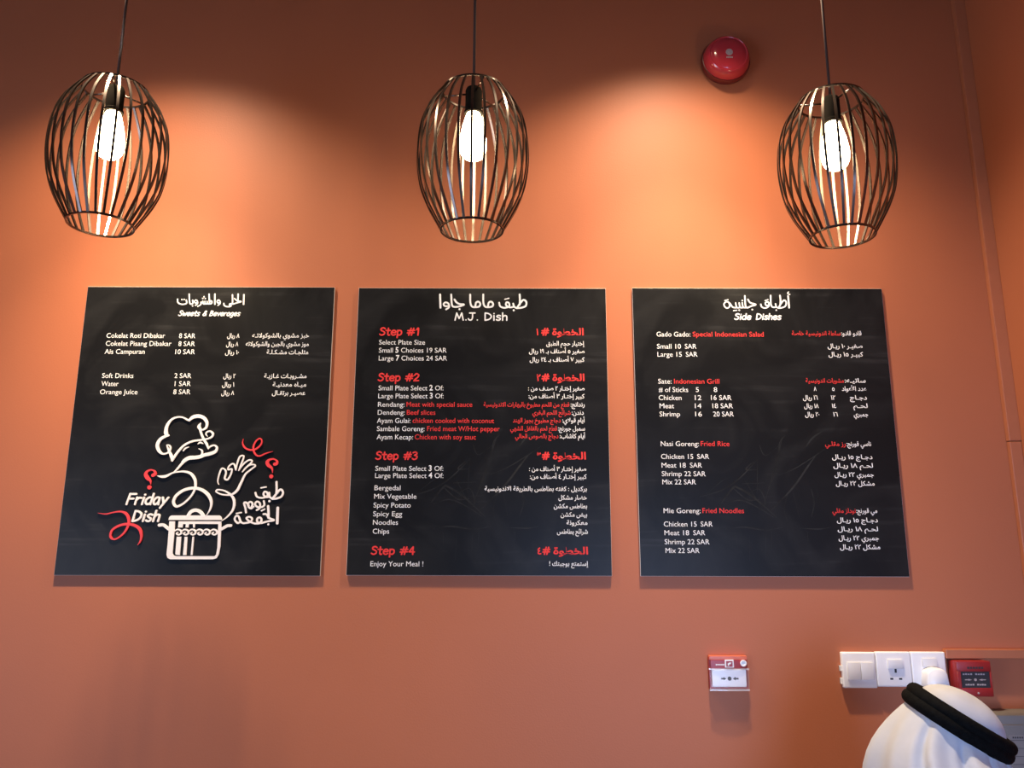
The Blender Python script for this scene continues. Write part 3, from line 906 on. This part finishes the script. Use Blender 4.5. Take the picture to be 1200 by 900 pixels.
def pendant(px, py, label, rot=0.0, LH=0.318):
    """px, py: photo position of the centre of the bottom ring"""
    c = P(px, py, 1.70)
    t = thing('pendant_lamp', (c.x, c.y, c.z), label, 'pendant lamp', 'barrel cage pendant lamps')
    bm = bmesh.new()
    tube(bm, [(c.x, c.y, c.z + LH - 0.012), (c.x, c.y, CEIL - 0.02)], 0.0032, 8)
    obj('cord', bm, M_cord, t, True)
    bm = bmesh.new()
    lathe(bm, [(0.025, CEIL), (0.025, CEIL - 0.016), (0.022, CEIL - 0.022), (0.008, CEIL - 0.028)], (c.x, c.y, 0), n=32)
    smooth_angle(obj('ceiling_rose', bm, M_bronze, t))
    for nm, z, r in (('bottom_ring', c.z, PROF[0][1]), ('top_ring', c.z + LH, PROF[-1][1])):
        bm = bmesh.new()
        lathe(bm, [(r + .0020, z - .0021), (r + .0020, z + .0021), (r - .0014, z + .0021), (r - .0014, z - .0021), (r + .0020, z - .0021)], (c.x, c.y, 0), n=64, cap=False)
        smooth_angle(obj(nm, bm, M_bronze, t))
    prof = catmull(PROF, 5)
    for k in range(NRIB):
        a = 2 * math.pi * (k + rot) / NRIB
        er = Vector((math.cos(a), math.sin(a), 0)); et = Vector((-math.sin(a), math.cos(a), 0))
        bm = bmesh.new()
        prev = None
        for i, (tt, r) in enumerate(prof):
            q0, q1 = prof[max(i - 1, 0)], prof[min(i + 1, len(prof) - 1)]
            dr, dz = q1[1] - q0[1], (q1[0] - q0[0]) * LH
            ln = math.hypot(dr, dz)
            nn = (er * dz - Vector((0, 0, 1)) * dr) / ln                # outward
            p = Vector((c.x, c.y, c.z + tt * LH)) + er * r
            ring = [bm.verts.new(p + et * (s * .0026) + nn * (o_ * .0016)) for s, o_ in ((-1, -1), (1, -1), (1, 1), (-1, 1))]
            if prev:
                for j in range(4):
                    bm.faces.new((prev[j], prev[(j + 1) % 4], ring[(j + 1) % 4], ring[j]))
            else:
                bm.faces.new(ring)
            prev = ring
        bm.faces.new(prev)
        smooth_angle(obj('rib', bm, M_bronze, t), 50)
    for k in range(3):
        a = 2 * math.pi * k / 3 + R(50)
        d = Vector((math.cos(a), math.sin(a), 0))
        bm = bmesh.new()
        b0 = Vector((c.x, c.y, c.z + LH - 0.004))
        tube(bm, [b0 + d * 0.014, b0 + d * 0.068], 0.0022, 6)
        obj('spoke', bm, M_bronze, t, True)
    zt = c.z + LH + 0.004
    bm = bmesh.new()
    lathe(bm, [(.006, zt + .006), (.016, zt + .004), (.0185, zt - .002), (.0185, zt - .050), (.0205, zt - .052), (.0205, zt - .058), (.017, zt - .058)], (c.x, c.y, 0), n=28)
    smooth_angle(obj('bulb_socket', bm, M_socket, t))
    zb = zt - 0.057
    bp = [(.0140, 0.0), (.0165, -.006), (.0205, -.020), (.0245, -.036), (.0275, -.053), (.0292, -.068), (.0292, -.080), (.0275, -.092), (.0225, -.102), (.0140, -.108), (.005, -.1100)]
    bp = catmull(bp, 3)
    bm = bmesh.new()
    lathe(bm, [(r, zb + h) for r, h in bp], (c.x, c.y, 0), n=28)
    obj('bulb', bm, M_bulb, t, True, label='glowing bulb')
    return t


pendant(117.7, 263.5, 'leftmost lit cage pendant lamp, hanging above the board with the chef drawing', 0.35)
pendant(553, 269.7, 'middle lit cage pendant lamp, hanging above the board with the red steps', 0.1, 0.327)
pendant(987.3, 277, 'rightmost lit cage pendant lamp, hanging above the side dishes board', 0.6)

# recessed downlights in the ceiling that wash the wall
for i, (sx, sy, _a, _b) in enumerate(SPOTS):
    t = thing('recessed_downlight', (sx, sy, CEIL), ['round recessed ceiling downlight over the chef drawing board', 'round recessed ceiling downlight over the side dishes board'][i], 'downlight', 'recessed ceiling downlights')
    bm = bmesh.new()
    lathe(bm, [(0.041, CEIL), (0.041, CEIL - .006), (0.037, CEIL - .009), (0.033, CEIL - .002), (0.033, CEIL)], (sx, sy, 0), n=32, cap=False)
    smooth_angle(obj('trim_ring', bm, M_plastic, t))
    bm = bmesh.new()
    lathe(bm, [(0.0325, CEIL), (0.0325, CEIL - .002)], (sx, sy, 0), n=32)
    obj('lens', bm, M_dlens, t)

# ------------------------------------------------------------------ round fire alarm sounder
c = P(850.8, 68.5, WALL - 0.02)
c = Vector((c.x, WALL, c.z - 0.004))
t = thing('fire_alarm_sounder', c, 'round red fire alarm sounder high on the wall left of the right lamp', 'fire alarm')
bm = bmesh.new()
lathe(bm, [(.060, 0), (.066, .003), (.0680, .010), (.0675, .018), (.0655, .0225), (.058, .024), (.05, .024)], c, 'Y', 56)
smooth_angle(obj('base', bm, M_alarm, t))
bm = bmesh.new()
lathe(bm, [(.0635, .023), (.0625, .030), (.0590, .041), (.0540, .0490), (.0510, .0510), (.0490, .0490), (.0475, .0490), (.0450, .0512), (.030, .0540), (.012, .0550), (.003, .0552)], c, 'Y', 56)
smooth_angle(obj('lens', bm, M_alarm2, t), 60)
bm = bmesh.new()
lathe(bm, [(.0095, .0545), (.0095, .0565), (.0060, .0567), (.0060, .0555), (.0035, .0555), (.003, .0575)], c, 'Y', 24)
for k in range(5):
    box(bm, (c.x - .0085 + k * .0036, c.y - .0562, c.z - .0175), (c.x - .0085 + k * .0036 + .0024, c.y - .0545, c.z - .0135))
obj('emblem', bm, M_greyprint, t, label='small grey emblem and lettering')


# ------------------------------------------------------------------ white and red call points, switch and sockets
def quad_x(px, py, Y): return P(px, py, Y).x


def arrow(bm, x, z, Y, s, ln, h):
    """little arrow pointing in direction s"""
    poly(bm, [(x, z + h * .22), (x + s * ln * .5, z + h * .22), (x + s * ln * .5, z + h * .5), (x + s * ln, z), (x + s * ln * .5, z - h * .5), (x + s * ln * .5, z - h * .22), (x, z - h * .22)][:: s], Y, 0.0004)


# call point with a clear cover
cx = (P(833.5, 790, WALL - 0.03).x + P(878.5, 790, WALL - 0.03).x) / 2
ct, cb = P(856, 769, WALL - 0.028).z, P(856, 810, WALL - 0.028).z
hw = 0.0455
t = thing('manual_call_point', (cx, WALL, cb), 'white faced call point with clear cover, alone on the wall below the side dishes board', 'call point')
bm = bmesh.new()
box(bm, (cx - hw, WALL - 0.0205, cb), (cx + hw, WALL, ct - 0.002), 0.004, 3)
smooth_angle(obj('back_box', bm, M_callred, t))
bm = bmesh.new()
box(bm, (cx - hw + .001, WALL - 0.027, ct - 0.010), (cx + hw - .001, WALL - 0.001, ct), 0.0022, 2)
smooth_angle(obj('top_lip', bm, M_callorange, t, label='orange red top lip'))
bm = bmesh.new()
box(bm, (cx - hw + .003, WALL - 0.029, ct - 0.030), (cx + hw - .003, WALL - 0.020, ct - 0.009), 0.002, 2)
smooth_angle(obj('fascia', bm, M_callred, t))
bm = bmesh.new()
for k in range(7):
    xx = cx - 0.030 + k * 0.0042
    box(bm, (xx, WALL - 0.0294, ct - 0.0215), (xx + 0.003, WALL - 0.0288, ct - 0.0185))
obj('lettering', bm, M_white, t)
bm = bmesh.new()
xs = cx + 0.0015
box(bm, (xs - .0105, WALL - 0.0325, ct - 0.0265), (xs + .0105, WALL - 0.0285, ct - 0.0085), .0015, 2)
ob = obj('label_frame', bm, M_plastic, t)
bm = bmesh.new()
box(bm, (xs - .0075, WALL - 0.0331, ct - 0.0245), (xs + .0075, WALL - 0.0324, ct - 0.0115))
obj('label_square', bm, M_callred, t)
bm = bmesh.new()
Zc = (xs, ct - 0.018)
poly(bm, [(Zc[0] - .004, Zc[1] - .004), (Zc[0] - .001, Zc[1] - .004), (Zc[0] - .001, Zc[1] - .001), (Zc[0] + .002, Zc[1] - .001), (Zc[0] + .005, Zc[1] + .003), (Zc[0], Zc[1] + .003), (Zc[0] - .004, Zc[1] + .001)], WALL - .0331, .0004)
obj('label_symbol', bm, M_white, t)
bm = bmesh.new()
lathe(bm, [(.0075, 0), (.0075, .006), (.0052, .0065), (.005, .004)], (cx + .0345, WALL - 0.028, ct - 0.0165), 'Y', 24)
smooth_angle(obj('key_hole', bm, M_plastic, t))
bm = bmesh.new()
box(bm, (cx - hw + .0055, WALL - 0.030, cb + 0.008), (cx + hw - .0055, WALL - 0.021, ct - 0.030), .003, 2)
smooth_angle(obj('press_element', bm, M_element, t))
zc = P(857, 796, WALL - 0.03).z
bm = bmesh.new()
arrow(bm, cx - .0195, zc, WALL - .030, 1, .0125, .0075)
arrow(bm, cx + .0215, zc, WALL - .030, -1, .0135, .0085)
poly(bm, [(cx + .0005 + .0047 * math.cos(a * math.pi / 10), zc + .0047 * math.sin(a * math.pi / 10)) for a in range(20)], WALL - .030, .0004)
obj('arrow_symbol', bm, M_darkprint, t, label='two black arrows pointing at a dot')
# clear hinged cover: bowed front with thick lips at top and bottom
def bowed(bm, z0, z1, y0, bow, th, half):
    n = 14
    rows = []
    for i in range(n + 1):
        u = -1 + 2 * i / n
        x = cx + half * u
        yf = WALL - (y0 + bow * (1 - u * u))
        rows.append([bm.verts.new((x, yf, z0)), bm.verts.new((x, yf, z1)), bm.verts.new((x, yf + th, z1)), bm.verts.new((x, yf + th, z0))])
    for a, b in zip(rows, rows[1:]):
        for j in range(4):
            bm.faces.new((a[j], a[(j + 1) % 4], b[(j + 1) % 4], b[j]))
    bm.faces.new(rows[0]); bm.faces.new(rows[-1][::-1])
bm = bmesh.new()
bowed(bm, cb + .004, ct - .031, .0315, .004, .0012, hw + .0005)
cv = obj('clear_cover', bm, M_clear, t)
smooth_angle(cv)
bm = bmesh.new(); bowed(bm, ct - .0315, ct - .0280, .0325, .005, .011, hw + .0015)
smooth_angle(obj('cover_top_rim', bm, M_rim, cv))
bm = bmesh.new(); bowed(bm, cb - .0005, cb + .0030, .0325, .005, .011, hw + .0005)
smooth_angle(obj('cover_bottom_rim', bm, M_rim, cv))
t.scale.y = 0.58


def plate(t, x0, x1, z0, z1, d, name='face_plate', m=M_plastic):
    bm = bmesh.new()
    box(bm, (x0, WALL - d, z0), (x1, WALL, z1), 0.0035, 3)
    o_ = obj(name, bm, m, t)
    smooth_angle(o_)
    return o_


PD = 0.0135
ztop, zbot = P(1007, 764.2, WALL - PD).z, P(1007, 806.5, WALL - PD).z
xa = (P(985.2, 764, WALL - PD).x + P(990, 807, WALL - PD).x) / 2
xb = (P(1025, 764, WALL - PD).x + P(1029.7, 806, WALL - PD).x) / 2
xc_ = (P(1066.8, 763.5, WALL - PD).x + P(1070.4, 804, WALL - PD).x) / 2
xd = (P(1107.4, 763, WALL - PD).x + P(1111, 804, WALL - PD).x) / 2


def frac(x0, x1, u): return x0 + (x1 - x0) * u


def sub(t, name, x0, x1, rect, d0, d1, m, bevel=0.0012, label=None):
    """raised block on a plate: rect = fractions (u0, v0, u1, v1) with v from the top"""
    bm = bmesh.new()
    box(bm, (frac(x0, x1, rect[0]), WALL - d1, frac(ztop, zbot, rect[3])), (frac(x0, x1, rect[2]), WALL - d0, frac(ztop, zbot, rect[1])), bevel, 2)
    o_ = obj(name, bm, m, t, label=label)
    smooth_angle(o_)
    return o_


G = 'white electrical plates in a row under the side dishes board'
t = thing('light_switch', ((xa + xb) / 2, WALL, zbot), 'white double rocker light switch, leftmost of the three electrical plates in the row', 'light switch')
plate(t, xa, xb - .0006, zbot, ztop, PD)
sub(t, 'rocker', xa, xb, (.13, .28, .515, .77), PD - .004, PD + .0035, M_plastic2, .0012)
sub(t, 'rocker', xa, xb, (.525, .28, .91, .77), PD - .004, PD + .0035, M_plastic2, .0012)
bm = bmesh.new()
box(bm, (xa - .003, WALL - .009, frac(ztop, zbot, .40)), (xa + .002, WALL, frac(ztop, zbot, .52)), .001, 1)
box(bm, (xa - .003, WALL - .009, frac(ztop, zbot, .74)), (xa + .002, WALL, frac(ztop, zbot, .88)), .001, 1)
obj('side_clip', bm, M_plastic, t)

t = thing('wall_socket', ((xb + xc_) / 2, WALL, zbot), 'white switched wall socket with three empty black slots', 'socket', G)
plate(t, xb + .0004, xc_ - .0006, zbot + .003, ztop + .001, PD)
sub(t, 'rocker', xb, xc_, (.32, .20, .74, .46), PD - .004, PD + .0042, M_plastic2, .001)
sub(t, 'pin_slot', xb, xc_, (.505, .46, .565, .57), PD - .004, PD + .0002, M_hole, 0)
sub(t, 'pin_slot', xb, xc_, (.36, .715, .45, .765), PD - .004, PD + .0002, M_hole, 0)
sub(t, 'pin_slot', xb, xc_, (.61, .715, .70, .765), PD - .004, PD + .0002, M_hole, 0)

t = thing('wall_socket', ((xc_ + xd) / 2, WALL, zbot), 'white switched wall socket with a plug pushed into it', 'socket', G)
plate(t, xc_ + .0004, xd, zbot + .003, ztop + .001, PD)
sub(t, 'rocker', xc_, xd, (.31, .16, .73, .40), PD - .004, PD + .0042, M_plastic2, .001)
# the plug is a thing of its own
xp = frac(xc_, xd, .56)
z0, z1 = frac(ztop, zbot, 1.02), frac(ztop, zbot, .40)
t = thing('power_plug', (xp, WALL - PD, z0), 'white mains plug sitting in the right hand wall socket', 'plug')
prof = []
for k in range(9):
    a = math.pi * k / 8
    prof.append((xp + .0235 * math.cos(a), z1 - .014 + .014 * math.sin(a)))
prof += [(xp - .0275, z0 + .004), (xp - .0245, z0), (xp + .0245, z0), (xp + .0275, z0 + .004)]
bm = bmesh.new()
rows = []
for d, s in ((PD + .0004, 1.0), (PD + .022, 1.0), (PD + .028, .96), (PD + .031, .86)):
    mx_, mz_ = xp, (z0 + z1) / 2
    rows.append([bm.verts.new((mx_ + (x - mx_) * s, WALL - d, mz_ + (z - mz_) * s)) for x, z in prof])
for a, b in zip(rows, rows[1:]):
    for j in range(len(prof)):
        bm.faces.new((a[j], a[(j + 1) % len(prof)], b[(j + 1) % len(prof)], b[j]))
bm.faces.new(rows[0]); bm.faces.new(rows[-1])
smooth_angle(obj('plug_body', bm, M_plastic, t), 50)
bm = bmesh.new()
tube(bm, [(xp, WALL - PD - .016, z0 + .004), (xp, WALL - PD - .016, z0 - .02), (xp + .003, WALL - PD - .012, z0 - .12), (xp + .012, WALL - .010, z0 - .5), (xp + .012, WALL - .012, 0.03)], .0034, 8)
obj('cable', bm, M_plastic, t, True)

# red call point by the corner
RD = 0.045
rx0 = (P(1121.0, 776, WALL - RD).x + P(1124.5, 815, WALL - RD).x) / 2
rx1 = (P(1160.2, 774, WALL - RD).x + P(1165, 815, WALL - RD).x) / 2
rz1, rz0 = P(1142, 774.8, WALL - RD).z, P(1142, 816.5, WALL - RD).z
t = thing('fire_call_point', ((rx0 + rx1) / 2, WALL, rz0), 'red manual fire call point with a dark panel, under the short horizontal trunking', 'call point')
bm = bmesh.new()
# hollow front frame so that the dark panel is recessed
W_, H_ = rx1 - rx0, rz1 - rz0
wx0, wx1, wz0, wz1 = rx0 + W_ * .10, rx1 - W_ * .05, rz0 + H_ * .24, rz0 + H_ * .70
box(bm, (rx0, WALL - RD + .006, rz0), (rx1, WALL, rz1), .003, 2)
box(bm, (rx0, WALL - RD, rz0), (rx1, WALL - RD + .008, wz0), .002, 2)
box(bm, (rx0, WALL - RD, wz1), (rx1, WALL - RD + .008, rz1), .002, 2)
box(bm, (rx0, WALL - RD, wz0 - .001), (wx0, WALL - RD + .008, wz1 + .001), .001, 1)
box(bm, (wx1, WALL - RD, wz0 - .001), (rx1, WALL - RD + .008, wz1 + .001), .001, 1)
smooth_angle(obj('housing', bm, M_callred, t))
bm = bmesh.new()
box(bm, (wx0, WALL - RD + .003, wz0), (wx1, WALL - RD + .0075, wz1))
pn = obj('panel', bm, M_darkprint, t)
bm = bmesh.new()
py_ = WALL - RD + .003
for row, (z_, n_, x_0, x_1) in enumerate([(.84, 9, .08, .86), (.20, 9, .14, .86)]):
    for k in range(n_):
        xx = frac(wx0, wx1, x_0 + (x_1 - x_0) * k / n_)
        zz = wz0 + (wz1 - wz0) * z_
        if k == 4: continue
        box(bm, (xx, py_ - .0003, zz - .0016), (xx + W_ * .055, py_ + .0001, zz + .0014 + .0006 * (k % 2)))
zz = wz0 + (wz1 - wz0) * .50
mx_ = (wx0 + wx1) / 2
arrow(bm, mx_ - .024, zz, py_, 1, .016, .0042)
arrow(bm, mx_ + .024, zz, py_, -1, .016, .0042)
poly(bm, [(mx_ + .003 * math.cos(a * math.pi / 8), zz + .003 * math.sin(a * math.pi / 8)) for a in range(16)], py_, .0004)
obj('panel_markings', bm, M_greyprint, t, label='pale lettering and arrows')
bm = bmesh.new()
for k in range(6):
    xx = frac(rx0, rx1, .30 + .082 * k)
    zz = rz1 - H_ * .19
    box(bm, (xx, WALL - RD - .0004, zz - .002), (xx + W_ * .062, WALL - RD + .0002, zz + .0024))
obj('lettering', bm, M_darkprint, t)
bm = bmesh.new()
lathe(bm, [(.0022, 0), (.0022, .0012), (.001, .0016)], ((rx0 + rx1) / 2 + .004, WALL - RD, rz0 + H_ * .10), 'Y', 12)
obj('test_pin', bm, M_greyprint, t)

# grey distribution board in the corner
gx0, gx1 = P(1141, 840, WALL - 0.10).x, RIGHT - 0.004
gz1 = P(1170, 838.2, WALL - 0.10).z
GD = 0.10
t = thing('distribution_board', ((gx0 + gx1) / 2, WALL, 0.98), 'grey metal distribution board on the wall in the corner behind the person', 'electrical cabinet')
bm = bmesh.new()
box(bm, (gx0, WALL - GD, 0.98), (gx1, WALL, gz1), .003, 2)
smooth_angle(obj('cabinet_body', bm, M_cabinet, t))
dz1 = P(1170, 849, WALL - GD).z
bm = bmesh.new()
box(bm, (gx0 + .012, WALL - GD - .006, 1.0), (gx1 - .012, WALL - GD, dz1), .002, 2)
dr = obj('door', bm, M_cabinet2, t); smooth_angle(dr)
sx0, sz1 = P(1180, 861, WALL - GD).x, P(1180, 861, WALL - GD).z
bm = bmesh.new()
box(bm, (sx0, WALL - GD - .0066, sz1 - .2), (gx1 - .02, WALL - GD - .0058, sz1))
sh = obj('schedule_sheet', bm, M_sheet, dr)
bm = bmesh.new()
yy = WALL - GD - .0066
for k in range(9):
    zz = sz1 - .010 - k * .0165
    box(bm, (sx0 + .003, yy - .0003, zz - .0008), (gx1 - .023, yy + .0001, zz))
box(bm, (sx0 + .036, yy - .0003, sz1 - .19), (sx0 + .0366, yy + .0001, sz1 - .01))
for k in range(5):
    box(bm, (sx0 + .008 + k * .005, yy - .0003, sz1 - .0065), (sx0 + .011 + k * .005, yy + .0001, sz1 - .003))
obj('table_lines', bm, M_darkprint, dr)

# ------------------------------------------------------------------ the person: white headscarf and black double agal, head bowed to the right
TILT = R(31)
H = P(1124.5, 844, 1.55)                       # centre of the agal
hu = Vector((math.sin(TILT), -0.17, math.cos(TILT))).normalized()
hf = Vector((math.cos(TILT), 0.0, -math.sin(TILT)))
hf = (hf - hu * hf.dot(hu)).normalized()
hs = hu.cross(hf)
foot = Vector((H.x - 0.16, H.y, 0))
t = thing('person', foot, 'person with a white headscarf and black double agal, head bowed, in front of the sockets', 'person')


def skin_body():
    me = bpy.data.meshes.new('body')
    V, E, Rr = [], [], []
    def add(p, r, par=None):
        V.append(Vector(p) - foot); Rr.append(r)
        if par is not None: E.append((par, len(V) - 1))
        return len(V) - 1
    hc = H - hu * .055
    pel = add((foot.x, H.y, .84), (.125, .15))
    sp = add((foot.x + .01, H.y, 1.0), (.11, .145), pel)
    ch = add((foot.x + .03, H.y, 1.14), (.115, .16), sp)
    nk = add((foot.x + .065, H.y, 1.255), (.058, .058), ch)
    nk2 = add(hc - hu * .08 - hf * .02, (.056, .056), nk)
    hd1 = add(hc - hu * .01, (.085, .075), nk2)
    hd2 = add(hc + hu * .05, (.082, .072), hd1)
    jaw = add(hc - hu * .07 + hf * .055, (.035, .038), hd1)
    nose = add(hc - hu * .02 + hf * .105, (.014, .013), hd1)
    for s in (-1, 1):
        sh_ = add((foot.x + .03, H.y + s * .155, 1.15), (.045, .045), ch)
        el = add((foot.x + .08, H.y + s * .23, .94), (.045, .045), sh_)
        wr = add((foot.x + .30, H.y + s * .17, .90), (.028, .030), el)
        pa = add((foot.x + .36, H.y + s * .155, .895), (.020, .036), wr)
        pa2 = add((foot.x + .395, H.y + s * .15, .89), (.014, .036), pa)
        for k, ln in enumerate((.058, .066, .062, .048)):
            off = (-.027 + .018 * k) * (1 if s > 0 else -1)
            f1 = add((foot.x + .415, H.y + s * .15 + off, .888), (.0092, .0092), pa2)
            f2 = add((foot.x + .415 + ln * .55, H.y + s * .15 + off * 1.1, .880), (.0085, .0085), f1)
            add((foot.x + .415 + ln * .95, H.y + s * .15 + off * 1.1, .862), (.0072, .0072), f2)
        th = add((foot.x + .37, H.y + s * .115, .89), (.0105, .0105), pa)
        add((foot.x + .405, H.y + s * .092, .884), (.009, .009), th)
        hp = add((foot.x, H.y + s * .085, .78), (.085, .085), pel)
        kn = add((foot.x + .015, H.y + s * .09, .45), (.056, .056), hp)
        an = add((foot.x - .01, H.y + s * .095, .09), (.038, .038), kn)
        add((foot.x + .04, H.y + s * .10, .048), (.034, .040), an)
    me.from_pydata([tuple(v) for v in V], E, [])
    o_ = bpy.data.objects.new('body', me)
    C.objects.link(o_)
    md = o_.modifiers.new('skin', 'SKIN')
    md.use_smooth_shade = True
    for i, r in enumerate(Rr):
        me.skin_vertices[0].data[i].radius = r
    me.skin_vertices[0].data[0].use_root = True
    s_ = o_.modifiers.new('subd', 'SUBSURF')
    s_.levels = s_.render_levels = 2
    dg = bpy.context.evaluated_depsgraph_get()
    m2 = bpy.data.meshes.new_from_object(o_.evaluated_get(dg))
    bpy.data.objects.remove(o_)
    m2.name = 'body'
    m2.materials.clear(); m2.materials.append(M_skin)
    for p in m2.polygons: p.use_smooth = True
    o2 = bpy.data.objects.new('body', m2)
    C.objects.link(o2)
    o2.parent = t
    return o2


skin_body()


def loft(bm, rings, close=True):
    prev = None
    for ring in rings:
        vs = [bm.verts.new(p) for p in ring]
        if prev:
            n = len(vs)
            for j in range(n if close else n - 1):
                bm.faces.new((prev[j], prev[(j + 1) % n], vs[(j + 1) % n], vs[j]))
        prev = vs


# headscarf: dome over the crown, then cloth falling from under the agal in folds
NA = 144
RFX, RSX = .0765, .068
rings = []
for i in range(1, 9):
    a = math.pi / 2 * (1 - i / 8.0)
    k = math.cos(a)
    rings.append([H + hf * (RFX * k * math.cos(q)) + hs * (RSX * k * math.sin(q)) + hu * (.048 * math.sin(a) + .0012 * math.sin(5 * q + 1.3) * k)
                  for q in [2 * math.pi * j / NA for j in range(NA)]])
# each lower ring: (drop below the agal centre, centre x offset, centre y offset, half length x, half width y, blend to level, fold depth)
LOW = [(.026, -.008, 0, .090, .079, .10, .0015), (.042, -.018, 0, .101, .089, .35, .008), (.060, -.029, -.004, .113, .101, .65, .014), (.084, -.035, -.006, .119, .112, .9, .018),
       (.130, -.038, -.006, .121, .128, 1, .018), (.20, -.042, -.004, .140, .168, 1, .017), (.27, -.046, 0, .168, .213, 1, .016), (.35, -.048, 0, .184, .231, 1, .016), (.42, -.048, 0, .190, .236, 1, .018)]


def fold(q):
    """sharp creases at a few places, soft ones between"""
    s = 0.55 * math.sin(7 * q + .6) + 0.3 * math.sin(13 * q + 2.0)
    for q0, wd, a in ((-1.35, .05, -1.5), (-1.92, .06, -1.9), (-2.5, .07, -1.9), (-.75, .06, -1.2), (2.2, .06, -1.2), (1.2, .06, -1.2)):
        d = (q - q0 + math.pi) % (2 * math.pi) - math.pi
        s += a * math.exp(-(d / wd) ** 2) + .8 * math.exp(-((d - 2.4 * wd) / (2 * wd)) ** 2)
    return s


for drop, ox, oy, ax, ay, lev, fd in LOW:
    ring = []
    for j in range(NA):
        q = 2 * math.pi * j / NA
        tilted = H - hu * drop + hf * (ax * math.cos(q)) + hs * (ay * math.sin(q))
        level = H + Vector((ox + ax * math.cos(q), oy + ay * math.sin(q), -drop))
        p = tilted.lerp(level, lev)
        rad = Vector((math.cos(q), math.sin(q), 0))
        qq = q + 4.0 * drop * math.sin(q) * (1.0 if drop < .12 else .12 / drop)
        p += rad * (fd * fold(qq))
        ring.append(p)
    rings.append(ring)
bm = bmesh.new()
loft(bm, rings)
top = bm.verts.new(H + hu * .0482)
bm.verts.ensure_lookup_table()
for j in range(NA):
    bm.faces.new((bm.verts[j], bm.verts[(j + 1) % NA], top))
bmesh.ops.recalc_face_normals(bm, faces=bm.faces)
# open the cloth over the face
kill = []
for f in bm.faces:
    c_ = f.calc_center_median() - H
    dp = -c_.dot(hu)
    ang = math.atan2(c_.dot(hs), c_.dot(hf))
    if .06 < dp < .28 and abs(ang) < R(26): kill.append(f)
bmesh.ops.delete(bm, geom=kill, context='FACES')
sc_o = obj('headscarf', bm, M_cloth, t, True)
md = sc_o.modifiers.new('thickness', 'SOLIDIFY'); md.thickness = .0016; md.offset = -1
md = sc_o.modifiers.new('soft', 'SUBSURF'); md.levels = md.render_levels = 1
for off, g in ((.0035, 0.0), (-.0100, .0020)):
    bm = bmesh.new()
    torus(bm, H + hu * off, RFX + .006 + g, RSX + .006 + g, .0122, hf, hs, 72, 14)
    obj('agal_cord', bm, M_agal, t, True, label='black cord ring')

# thobe
NT = 48
rings = []
for z, ox, ax, ay, fd in ((1.262, .062, .062, .066, 0), (1.225, .05, .10, .13, 0), (1.185, .035, .128, .205, 0), (1.10, .02, .150, .215, .002), (.95, .01, .158, .205, .004),
                          (.80, 0, .165, .205, .006), (.60, .005, .170, .205, .010), (.40, .005, .178, .21, .014), (.20, .005, .186, .215, .018), (.11, .005, .190, .218, .020)):
    rings.append([Vector((foot.x + ox + (ax + fd * math.sin(9 * q)) * math.cos(q), H.y + (ay + fd * math.sin(9 * q)) * math.sin(q), z)) for q in [2 * math.pi * j / NT for j in range(NT)]])
bm = bmesh.new()
loft(bm, rings)
for s in (-1, 1):
    tube(bm, [(foot.x + .03, H.y + s * .13, 1.175), (foot.x + .035, H.y + s * .18, 1.135), (foot.x + .05, H.y + s * .22, 1.05), (foot.x + .085, H.y + s * .235, .945), (foot.x + .18, H.y + s * .205, .925), (foot.x + .285, H.y + s * .175, .905)],
         [.07, .078, .074, .066, .058, .052], 20)
th_o = obj('thobe', bm, M_cloth, t, True)
for s in (-1, 1):
    bm = bmesh.new()
    x, y = foot.x, H.y + s * .10
    pr = []
    for u, hh, wv in ((-.07, .04, .032), (-.04, .075, .038), (.03, .07, .042), (.09, .05, .046), (.15, .035, .042), (.18, .02, .02)):
        pr.append([Vector((x + u, y + wv * math.cos(q), max(0.0, hh * .5 + hh * .5 * math.sin(q)))) for q in [2 * math.pi * j / 16 for j in range(16)]])
    loft(bm, pr)
    bm.verts.ensure_lookup_table()
    bm.faces.new(bm.verts[:16]); bm.faces.new(bm.verts[-16:])
    obj('shoe', bm, M_shoe, t, True)
